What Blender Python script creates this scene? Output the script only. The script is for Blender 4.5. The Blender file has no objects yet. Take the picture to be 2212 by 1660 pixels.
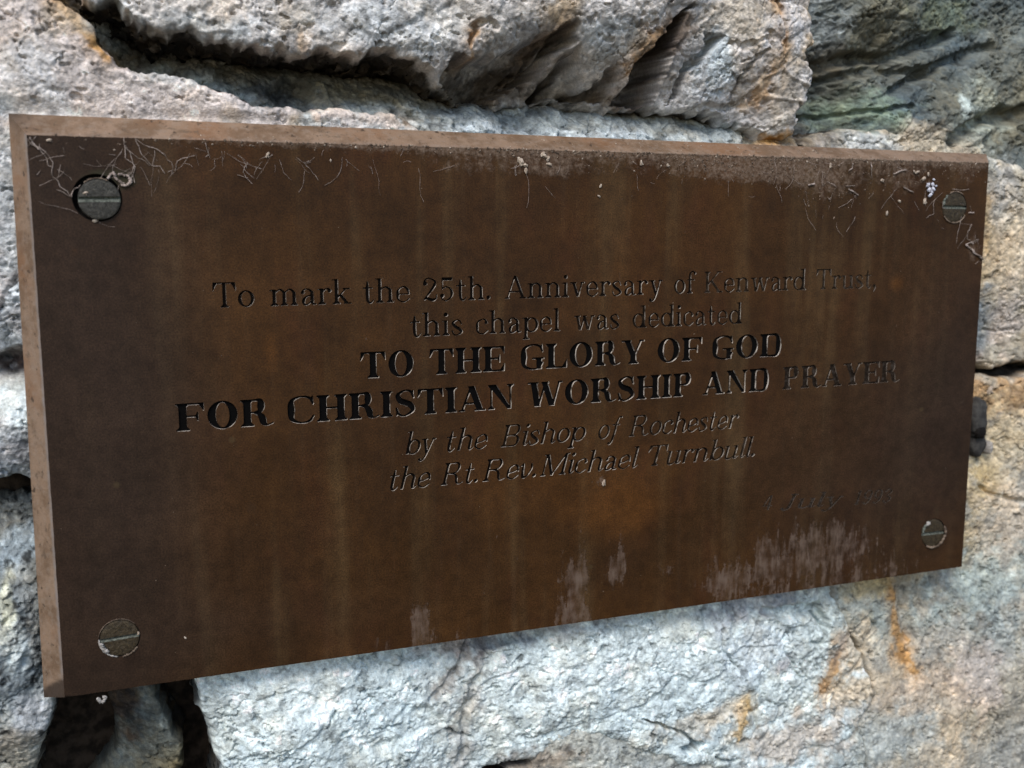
import bpy, bmesh, math, random, colorsys
import numpy as np
from mathutils import Matrix, Vector
from mathutils.geometry import delaunay_2d_cdt
rng = np.random.default_rng(7)
random.seed(7)
sc = bpy.context.scene
col = sc.collection

# ------------------------------------------------------------------ camera
# plaque frame: u right, y down from the plaque's top left front corner (mm), h towards the viewer (mm)
Z0 = 1.5
CAMR = Matrix(((0.935432828, 0.052116232, -0.349641707), (-0.353504474, 0.138206476, -0.925166772), (0.000106424, 0.989031271, 0.147706241)))
CAML = Vector((0.01941196, -0.27991533, Z0 - 0.02265965))
cam = bpy.data.cameras.new('camera')
cam_o = bpy.data.objects.new('camera', cam)
col.objects.link(cam_o)
cam_o.matrix_world = Matrix.Translation(CAML) @ CAMR.to_4x4()
cam.sensor_width = 36
cam.lens = 2517.93 / 2500 * 36
cam.clip_start = 0.01
cam.clip_end = 200
cam.dof.use_dof = True
cam.dof.focus_distance = 0.30
cam.dof.aperture_fstop = 15
sc.camera = cam_o

# ------------------------------------------------------------------ sky, sun, exposure
SUN = Vector((-0.36, -0.56, 0.75)).normalized()
world = bpy.data.worlds.new('World')
sc.world = world
world.use_nodes = True
wn = world.node_tree
sky = wn.nodes.new('ShaderNodeTexSky')
sky.sky_type = 'NISHITA'
sky.sun_disc = False
sky.sun_elevation = math.asin(SUN.z)
sky.sun_rotation = math.atan2(SUN.x, SUN.y)
wn.links.new(sky.outputs[0], wn.nodes['Background'].inputs[0])
wn.nodes['Background'].inputs[1].default_value = 0.075
sl = bpy.data.lights.new('sun', 'SUN')
sl.energy = 1.05
sl.angle = math.radians(26)
sl.color = (1.0, 0.95, 0.88)
so = bpy.data.objects.new('sun', sl)
col.objects.link(so)
so.rotation_euler = SUN.to_track_quat('Z', 'Y').to_euler()
so.location = (-1, -1, 3)
sc.view_settings.view_transform = 'Standard'
sc.view_settings.look = 'None'
sc.view_settings.exposure = 1.48
sc.view_settings.gamma = 1
sc.cycles.max_bounces = 6

# ------------------------------------------------------------------ helpers
def W(u, y, h):
    return (u / 1000.0, -h / 1000.0, Z0 - y / 1000.0)

RM = np.array(CAMR); CL = np.array(CAML)
def at(px, py, h=0.0):
    """pixel of the photograph (2212 wide) -> (u, y) in mm on the wall plane h mm in front of the plaque face"""
    s = 36.0 / cam.lens / 2212.0
    d = RM @ np.array([(px - 1106) * s, -(py - 830) * s, -1.0])
    t = (-h / 1000.0 - CL[1]) / d[1]
    p = CL + d * t
    return p[0] * 1000.0, (Z0 - p[2]) * 1000.0

def poly_at(pts, h):
    return np.array([at(x, y, h) for x, y in pts])

def lattice(seed):
    return np.random.default_rng(seed).random((256, 256)).astype(np.float32)
_L = {}
def vnoise(x, y, seed):
    if seed not in _L: _L[seed] = lattice(seed)
    L = _L[seed]
    xi = np.floor(x).astype(np.int64); yi = np.floor(y).astype(np.int64)
    fx = x - xi; fy = y - yi
    fx = fx * fx * fx * (fx * (fx * 6 - 15) + 10); fy = fy * fy * fy * (fy * (fy * 6 - 15) + 10)
    a = L[xi & 255, yi & 255]; b = L[(xi + 1) & 255, yi & 255]
    c = L[xi & 255, (yi + 1) & 255]; d = L[(xi + 1) & 255, (yi + 1) & 255]
    return ((a + (b - a) * fx) * (1 - fy) + (c + (d - c) * fx) * fy) * 2 - 1
def fbm(x, y, seed, octv=3, gain=0.5):
    s = 0; a = 1.0; n = 0
    for k in range(octv):
        ca, sa = math.cos(0.6 * k + seed), math.sin(0.6 * k + seed)
        f = 2.03 ** k
        s = s + a * vnoise((x * ca - y * sa) * f + 17.3 * k, (x * sa + y * ca) * f + 9.1 * k, seed + k)
        n += a; a *= gain
    return s / n
def ridged(x, y, seed, octv=3):
    s = 0; a = 1.0; n = 0
    for k in range(octv):
        s = s + a * (1 - 2 * np.abs(vnoise(x * 2.1 ** k + 5 * k, y * 2.1 ** k + 3 * k, seed + k)))
        n += a; a *= 0.5
    return s / n
def worley(x, y, seed):
    if seed not in _L: _L[seed] = lattice(seed)
    if seed + 500 not in _L: _L[seed + 500] = lattice(seed + 500)
    A = _L[seed]; B = _L[seed + 500]
    xi = np.floor(x).astype(np.int64); yi = np.floor(y).astype(np.int64)
    f1 = np.full(x.shape, 9.0); f2 = np.full(x.shape, 9.0); idv = np.zeros(x.shape)
    for dx in (-1, 0, 1):
        for dy in (-1, 0, 1):
            cx = xi + dx; cy = yi + dy
            jx = A[cx & 255, cy & 255]; jy = B[cx & 255, cy & 255]
            d = np.hypot(cx + jx - x, cy + jy - y)
            m = d < f1
            f2 = np.where(m, f1, np.minimum(f2, d)); idv = np.where(m, A[cy & 255, cx & 255], idv); f1 = np.where(m, d, f1)
    return f1, f2, idv
def seg_dist(x, y, P, closed):
    d = np.full(x.shape, 1e9)
    n = len(P)
    for i in range(n if closed else n - 1):
        a = P[i]; b = P[(i + 1) % n]
        e = b - a; L2 = max(float(e @ e), 1e-9)
        t = np.clip(((x - a[0]) * e[0] + (y - a[1]) * e[1]) / L2, 0, 1)
        d = np.minimum(d, np.hypot(x - a[0] - t * e[0], y - a[1] - t * e[1]))
    return d
def inside(x, y, P):
    r = np.zeros(x.shape, bool)
    n = len(P)
    for i in range(n):
        x1, y1 = P[i]; x2, y2 = P[(i + 1) % n]
        if y1 == y2: continue
        c = ((y1 > y) != (y2 > y)) & (x < (x2 - x1) * (y - y1) / (y2 - y1) + x1)
        r ^= c
    return r
def sdf(x, y, P):
    d = seg_dist(x, y, P, True)
    return np.where(inside(x, y, P), d, -d)
def sm(e0, e1, v):
    if e0 > e1: return 1 - sm(e1, e0, v)
    t = np.clip((v - e0) / (e1 - e0), 0, 1)
    return t * t * (3 - 2 * t)
def tps(pts):
    """smooth surface through (px, py, h) control points"""
    Q = np.array([(*at(x, y, h), h) for x, y, h in pts])
    n = len(Q)
    X = Q[:, :2] / 100.0
    def U(r2): return r2 * np.log(r2 + 1e-9)
    r2 = ((X[:, None] - X[None]) ** 2).sum(-1)
    K = U(r2) + np.eye(n) * 0.002
    Pm = np.hstack([np.ones((n, 1)), X])
    A = np.zeros((n + 3, n + 3)); A[:n, :n] = K; A[:n, n:] = Pm; A[n:, :n] = Pm.T
    b = np.zeros(n + 3); b[:n] = Q[:, 2]
    s = np.linalg.solve(A, b)
    lo, hi = Q[:, 2].min() - 3, Q[:, 2].max() + 3
    def F(x, y):
        x = x / 100.0; y = y / 100.0
        r = s[n] + s[n + 1] * x + s[n + 2] * y
        for i in range(n):
            r = r + s[i] * U((x - X[i, 0]) ** 2 + (y - X[i, 1]) ** 2)
        return np.clip(r, lo, hi)
    return F

def tag(o, label=None, cat=None, group=None, kind=None):
    if label: o['label'] = label
    if cat: o['category'] = cat
    if group: o['group'] = group
    if kind: o['kind'] = kind
    return o
def mesh_obj(name, verts, faces, mat=None, parent=None, smooth=False, cols=None):
    me = bpy.data.meshes.new(name)
    V = np.asarray(verts, dtype=np.float32)
    if isinstance(faces, np.ndarray):
        k = faces.shape[1]
        me.vertices.add(len(V)); me.vertices.foreach_set('co', V.ravel())
        me.loops.add(faces.size); me.loops.foreach_set('vertex_index', faces.ravel().astype(np.int32))
        me.polygons.add(len(faces)); me.polygons.foreach_set('loop_start', np.arange(0, faces.size, k, dtype=np.int32))
        me.update(calc_edges=True); me.validate()
    else:
        me.from_pydata([tuple(v) for v in V], [], faces)
    if cols:
        for nm, c in cols.items():
            if c.ndim == 2:
                a = me.attributes.new(nm, 'FLOAT_COLOR', 'POINT')
                cc = np.ones((len(V), 4), np.float32); cc[:, :3] = c
                a.data.foreach_set('color', cc.ravel())
            else:
                a = me.attributes.new(nm, 'FLOAT', 'POINT')
                a.data.foreach_set('value', c.astype(np.float32))
    if smooth:
        me.polygons.foreach_set('use_smooth', np.ones(len(me.polygons), bool))
    o = bpy.data.objects.new(name, me)
    col.objects.link(o)
    if mat: me.materials.append(mat)
    if parent: o.parent = parent
    return o
def empty(name, loc=(0, 0, 0)):
    o = bpy.data.objects.new(name, None)
    col.objects.link(o)
    o.empty_display_size = 0.02
    return o

# ------------------------------------------------------------------ materials
class NT:
    def __init__(s, name):
        s.m = bpy.data.materials.new(name); s.m.use_nodes = True
        s.n = s.m.node_tree.nodes; s.l = s.m.node_tree.links
        s.b = s.n['Principled BSDF']
        s.co = s.n.new('ShaderNodeTexCoord').outputs['Object']
    def map(s, scale, rot=(0, 0, 0)):
        m = s.n.new('ShaderNodeMapping'); s.l.new(s.co, m.inputs[0])
        m.inputs['Scale'].default_value = scale; m.inputs['Rotation'].default_value = rot
        return m.outputs[0]
    def noise(s, scale, detail=3, rough=0.5, vec=None, dist=0.0):
        t = s.n.new('ShaderNodeTexNoise'); s.l.new(vec if vec else s.co, t.inputs['Vector'])
        t.inputs['Scale'].default_value = scale; t.inputs['Detail'].default_value = detail
        t.inputs['Roughness'].default_value = rough; t.inputs['Distortion'].default_value = dist
        return t.outputs[0]
    def vor(s, scale, vec=None, feat='F1'):
        t = s.n.new('ShaderNodeTexVoronoi'); t.feature = feat; s.l.new(vec if vec else s.co, t.inputs['Vector'])
        t.inputs['Scale'].default_value = scale
        return t.outputs['Distance']
    def ramp(s, v, lo, hi, a=0.0, b=1.0):
        t = s.n.new('ShaderNodeMapRange'); t.interpolation_type = 'SMOOTHSTEP'
        s.put(v, t.inputs[0]); t.inputs[1].default_value = lo; t.inputs[2].default_value = hi
        t.inputs[3].default_value = a; t.inputs[4].default_value = b
        return t.outputs[0]
    def put(s, v, inp):
        if isinstance(v, (int, float)): inp.default_value = v
        elif isinstance(v, tuple): inp.default_value = (*v, 1.0) if len(v) == 3 else v
        else: s.l.new(v, inp)
    def math(s, op, a, b=0.0, clamp=False):
        t = s.n.new('ShaderNodeMath'); t.operation = op; t.use_clamp = clamp
        s.put(a, t.inputs[0]); s.put(b, t.inputs[1]); return t.outputs[0]
    def mix(s, f, a, b, mode='MIX'):
        t = s.n.new('ShaderNodeMix'); t.data_type = 'RGBA'; t.blend_type = mode
        s.put(f, t.inputs[0]); s.put(a, t.inputs[6]); s.put(b, t.inputs[7]); return t.outputs[2]
    def attr(s, name, c='Fac'):
        t = s.n.new('ShaderNodeAttribute'); t.attribute_name = name; return t.outputs[c]
    def bump(s, h, strength, dist, prev=None):
        t = s.n.new('ShaderNodeBump'); t.inputs['Strength'].default_value = strength
        t.inputs['Distance'].default_value = dist; s.l.new(h, t.inputs['Height'])
        if prev: s.l.new(prev, t.inputs['Normal'])
        return t.outputs[0]
    def fin(s, base=None, rough=0.8, metal=0.0, spec=0.3, normal=None, alpha=None):
        if base is not None: s.put(base, s.b.inputs['Base Color'])
        s.put(rough, s.b.inputs['Roughness']); s.put(metal, s.b.inputs['Metallic'])
        s.put(spec, s.b.inputs['Specular IOR Level'])
        if normal: s.l.new(normal, s.b.inputs['Normal'])
        if alpha is not None: s.put(alpha, s.b.inputs['Alpha'])
        return s.m

def stone_mat():
    k = NT('weathered_ragstone')
    t = k.attr('tint', 'Color')
    g1 = k.noise(900, 4, 0.6); g2 = k.noise(2600, 3, 0.6); g3 = k.noise(160, 5, 0.6)
    v = k.math('ADD', k.ramp(g1, 0.3, 0.7, 0.80, 1.14), k.ramp(g2, 0.3, 0.7, -0.09, 0.09))
    v = k.math('MULTIPLY', v, k.ramp(g3, 0.3, 0.7, 0.86, 1.1))
    c = k.mix(1.0, t, v, 'MULTIPLY')
    warm = k.ramp(k.noise(75, 5, 0.65), 0.47, 0.66, 0, 0.55)
    c = k.mix(warm, c, k.mix(1.0, c, (1.10, 0.99, 0.86), 'MULTIPLY'))
    sp = k.ramp(k.noise(1500, 2, 0.5), 0.66, 0.74, 0, 0.62)
    sp = k.math('MULTIPLY', sp, k.ramp(k.noise(220, 2), 0.45, 0.6))
    c = k.mix(sp, c, (0.09, 0.085, 0.075))
    ws = k.ramp(k.noise(1250, 2, 0.5, k.map((1, 1, 1), (1, 2, 0))), 0.64, 0.72, 0, 0.5)
    c = k.mix(ws, c, k.mix(1.0, c, (1.32, 1.34, 1.36), 'MULTIPLY'))
    b = k.bump(k.noise(1300, 4, 0.65), 0.55, 0.0006)
    b = k.bump(k.vor(1700), 0.35, 0.0003, b)
    return k.fin(c, 0.88, 0, 0.25, b)
STONE = stone_mat()

def mortar_mat():
    k = NT('dark_earthy_mortar')
    c = k.mix(k.ramp(k.noise(300, 4), 0.35, 0.65), (0.016, 0.012, 0.009), (0.05, 0.036, 0.026))
    return k.fin(c, 0.95, 0, 0.1, k.bump(k.noise(500, 4), 0.8, 0.001))
MORTAR = mortar_mat()

def plate_mat():
    k = NT('brown_patinated_bronze')
    st = k.noise(75, 5, 0.6, k.map((1, 1, 0.06)))
    st2 = k.noise(300, 4, 0.6, k.map((1, 1, 0.05)))
    big = k.noise(14, 3, 0.5)
    c = k.mix(k.ramp(big, 0.35, 0.65), (0.0335, 0.0146, 0.0046), (0.0455, 0.0192, 0.0050))
    c = k.mix(k.ramp(st, 0.47, 0.70, 0, 0.65), c, (0.074, 0.043, 0.0175))
    c = k.mix(k.ramp(st2, 0.5, 0.8, 0, 0.30), c, (0.052, 0.030, 0.0145))
    c = k.mix(k.ramp(k.noise(55, 4, 0.6, k.map((1, 1, 0.5))), 0.5, 0.72, 0, 0.5), c, (0.046, 0.0160, 0.0060))
    c = k.mix(k.ramp(k.attr('cool'), 0, 1, 0, 0.85), c, (0.0240, 0.0150, 0.0105))
    wz = k.math('ADD', k.attr('warm'), k.math('MULTIPLY', k.math('SUBTRACT', k.noise(90, 4), 0.5), 0.4))
    c = k.mix(k.ramp(wz, 0.2, 0.9, 0, 0.8), c, (0.078, 0.030, 0.0065))
    # fine grain of the patina
    gr = k.noise(2300, 3, 0.7)
    c = k.mix(1.0, c, k.ramp(gr, 0.25, 0.75, 0.55, 1.50), 'MULTIPLY')
    c = k.mix(1.0, c, k.ramp(k.noise(260, 5, 0.7), 0.3, 0.7, 0.80, 1.20), 'MULTIPLY')
    c = k.mix(1.0, c, k.ramp(k.noise(38, 5, 0.65), 0.3, 0.7, 0.78, 1.22), 'MULTIPLY')
    c = k.mix(k.ramp(k.vor(42, k.map((1, 0, 1))), 0.05, 0.02, 0, 0.4), c, (0.07, 0.048, 0.022))
    c = k.mix(k.ramp(k.noise(130, 5, 0.7), 0.6, 0.72, 0, 0.35), c, (0.020, 0.012, 0.007))
    fl = k.ramp(k.noise(700, 3, 0.6), 0.70, 0.76, 0, 0.35)
    c = k.mix(fl, c, (0.075, 0.05, 0.03))
    # settled dust and cobweb film
    du = k.math('ADD', k.attr('dust'), k.math('MULTIPLY', k.math('SUBTRACT', k.noise(420, 5, 0.7, k.map((1, 1, 1.0))), 0.5), 1.3))
    dn = k.ramp(du, 0.42, 0.85)
    c = k.mix(k.math('MULTIPLY', dn, k.ramp(k.noise(900, 4, 0.7), 0.35, 0.65, 0.15, 0.75)), c, (0.20, 0.145, 0.108))
    # lime run-off at the lower edge: ragged with vertical drips
    li = k.math('ADD', k.attr('lime'), k.math('MULTIPLY', k.math('SUBTRACT', k.noise(430, 5, 0.65, k.map((1, 1, 0.16))), 0.5), 2.1))
    li = k.math('ADD', li, k.math('MULTIPLY', k.math('SUBTRACT', k.noise(700, 4, 0.7), 0.5), 1.0))
    ln = k.ramp(li, 0.42, 0.62)
    c = k.mix(k.math('MULTIPLY', ln, k.ramp(k.math('ADD', k.math('MULTIPLY', k.noise(500, 4, 0.6, k.map((1, 1, 0.25))), 0.6), k.math('MULTIPLY', k.noise(260, 3), 0.4)), 0.38, 0.68, 0.06, 0.85)), c, (0.135, 0.096, 0.074))
    ver = k.ramp(k.math('ADD', k.attr('green'), k.math('MULTIPLY', k.math('SUBTRACT', k.noise(250, 4), 0.5), 0.9)), 0.45, 0.95, 0, 0.6)
    c = k.mix(ver, c, (0.028, 0.030, 0.015))
    rough = k.math('ADD', k.ramp(k.noise(60, 3), 0.3, 0.7, 0.50, 0.62), k.math('MULTIPLY', k.math('MAXIMUM', dn, ln), 0.3))
    b = k.bump(k.noise(2500, 3, 0.6), 0.10, 0.0002)
    b = k.bump(k.math('MAXIMUM', dn, ln), 0.35, 0.0004, b)
    return k.fin(c, rough, 0.1, 0.14, b)
PLATE = plate_mat()

def bevel_mat():
    k = NT('dusty_copper_edge')
    g = k.noise(110, 6, 0.7)
    c = k.mix(k.ramp(g, 0.40, 0.60), (0.150, 0.092, 0.054), (0.240, 0.160, 0.106))
    c = k.mix(k.ramp(k.noise(38, 3), 0.52, 0.66, 0, 0.6), c, (0.20, 0.095, 0.042))
    c = k.mix(k.ramp(k.noise(500, 5, 0.7), 0.5, 0.62, 0, 0.45), c, (0.24, 0.18, 0.135))
    c = k.mix(k.ramp(k.noise(230, 5, 0.75), 0.58, 0.66, 0, 0.7), c, (0.10, 0.068, 0.044))
    c = k.mix(k.ramp(k.noise(420, 3, 0.6, k.map((1, 1, 1), (1, 1, 1))), 0.62, 0.70, 0, 0.85), c, (0.05, 0.03, 0.018))
    c = k.mix(k.ramp(k.attr('darkening'), 0, 1, 0, 0.85), c, (0.022, 0.014, 0.010))
    c = k.mix(k.attr('edge'), c, (0.22, 0.20, 0.19))  # painted highlight line along the front edge, strongest on the left side
    b = k.bump(k.noise(700, 4, 0.7), 0.5, 0.0005)
    return k.fin(c, 0.62, 0.15, 0.3, b)
BEVEL = bevel_mat()

def paint_mat(name, dark, worn):
    k = NT(name)
    w = k.math('ADD', k.attr('wear'), k.math('MULTIPLY', k.math('SUBTRACT', k.noise(420, 4, 0.65), 0.5), 0.9))
    c = k.mix(k.ramp(w, 0.35, 0.75), dark, worn)
    c = k.mix(k.math('MULTIPLY', k.ramp(w, 0.55, 0.9), k.ramp(k.noise(1100, 3), 0.4, 0.65)), c, (0.045, 0.036, 0.03))
    return k.fin(c, 0.9, 0, 0.06, k.bump(k.noise(1800, 2), 0.4, 0.0002))
FLOOR_BOLD = paint_mat('black_enamel_in_letters', (0.0022, 0.002, 0.002), (0.013, 0.0085, 0.0055))
FLOOR_THIN = paint_mat('worn_enamel_in_letters', (0.0035, 0.0025, 0.002), (0.016, 0.0105, 0.0062))
def wall_mat():
    k = NT('engraved_groove_edge')
    c = k.mix(k.ramp(k.noise(420, 4, 0.65), 0.38, 0.56), (0.06, 0.042, 0.03), (0.66, 0.58, 0.50))
    c = k.mix(k.ramp(k.attr('wear'), 0.25, 0.85, 0, 0.75), c, (0.07, 0.048, 0.032))
    return k.fin(c, 0.45, 0.1, 0.5)
GROOVE = wall_mat()
def screw_mat(name, a, b_, g):
    k = NT(name)
    c = k.mix(k.ramp(k.noise(900, 4, 0.6), 0.35, 0.65), a, b_)
    c = k.mix(k.ramp(k.noise(500, 3), 0.6, 0.75, 0, 0.5), c, g)
    return k.fin(k.mix(1.0, c, k.ramp(k.noise(2200, 3, 0.7), 0.3, 0.7, 0.6, 1.4), 'MULTIPLY'), 0.55, 0.2, 0.3, k.bump(k.noise(900, 5, 0.7), 0.6, 0.0006))
SCREW_GREY = screw_mat('tarnished_grey_screw', (0.028, 0.026, 0.021), (0.050, 0.046, 0.038), (0.085, 0.080, 0.066))
SCREW_BROWN = screw_mat('tarnished_brown_screw', (0.030, 0.021, 0.011), (0.050, 0.036, 0.019), (0.09, 0.07, 0.048))
def plain_mat(name, a, b_, sc_=700, rough=0.85, bs=0.5):
    k = NT(name)
    return k.fin(k.mix(k.ramp(k.noise(sc_, 4, 0.6), 0.35, 0.65), a, b_), rough, 0, 0.2, k.bump(k.noise(sc_ * 2, 3), bs, 0.0004))
VERDI = plain_mat('verdigris_dust', (0.05, 0.055, 0.045), (0.17, 0.18, 0.15), 1500)
LIMEW = plain_mat('white_lime_crust', (0.22, 0.20, 0.18), (0.42, 0.39, 0.36), 1500)
DARK = plain_mat('dark_hole', (0.003, 0.0025, 0.002), (0.007, 0.005, 0.004))
CREAM = plain_mat('cream_grit', (0.26, 0.20, 0.15), (0.46, 0.38, 0.30), 1200)
GRITM = plain_mat('brown_grit', (0.06, 0.042, 0.030), (0.20, 0.15, 0.11), 300)
WHITE = plain_mat('white_silk', (0.42, 0.42, 0.47), (0.62, 0.62, 0.68), 1500)
LEAD = plain_mat('grey_lead', (0.030, 0.028, 0.027), (0.055, 0.052, 0.048), 500)
def web_mat():
    k = NT('dusty_cobweb')
    c = k.mix(k.ramp(k.noise(500, 3), 0.35, 0.65), (0.14, 0.11, 0.09), (0.38, 0.31, 0.27))
    return k.fin(c, 0.9, 0, 0.1)
WEB = web_mat()

# ------------------------------------------------------------------ the wall: individual stones, each a relief of its own
STEP = 0.33
U0, U1, Y0, Y1 = -34.0, 366.0, -84.0, 252.0

PALE = (0.55, 0.525, 0.505); BLUE = (0.52, 0.555, 0.57); CRM = (0.54, 0.455, 0.34); GREY = (0.30, 0.305, 0.30)
OCH = (0.42, 0.215, 0.055); BRN = (0.20, 0.15, 0.11); DKB = (0.085, 0.065, 0.05); GRN = (0.24, 0.29, 0.24); WHT = (0.67, 0.755, 0.765)
PINK = (0.61, 0.54, 0.50)

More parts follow.
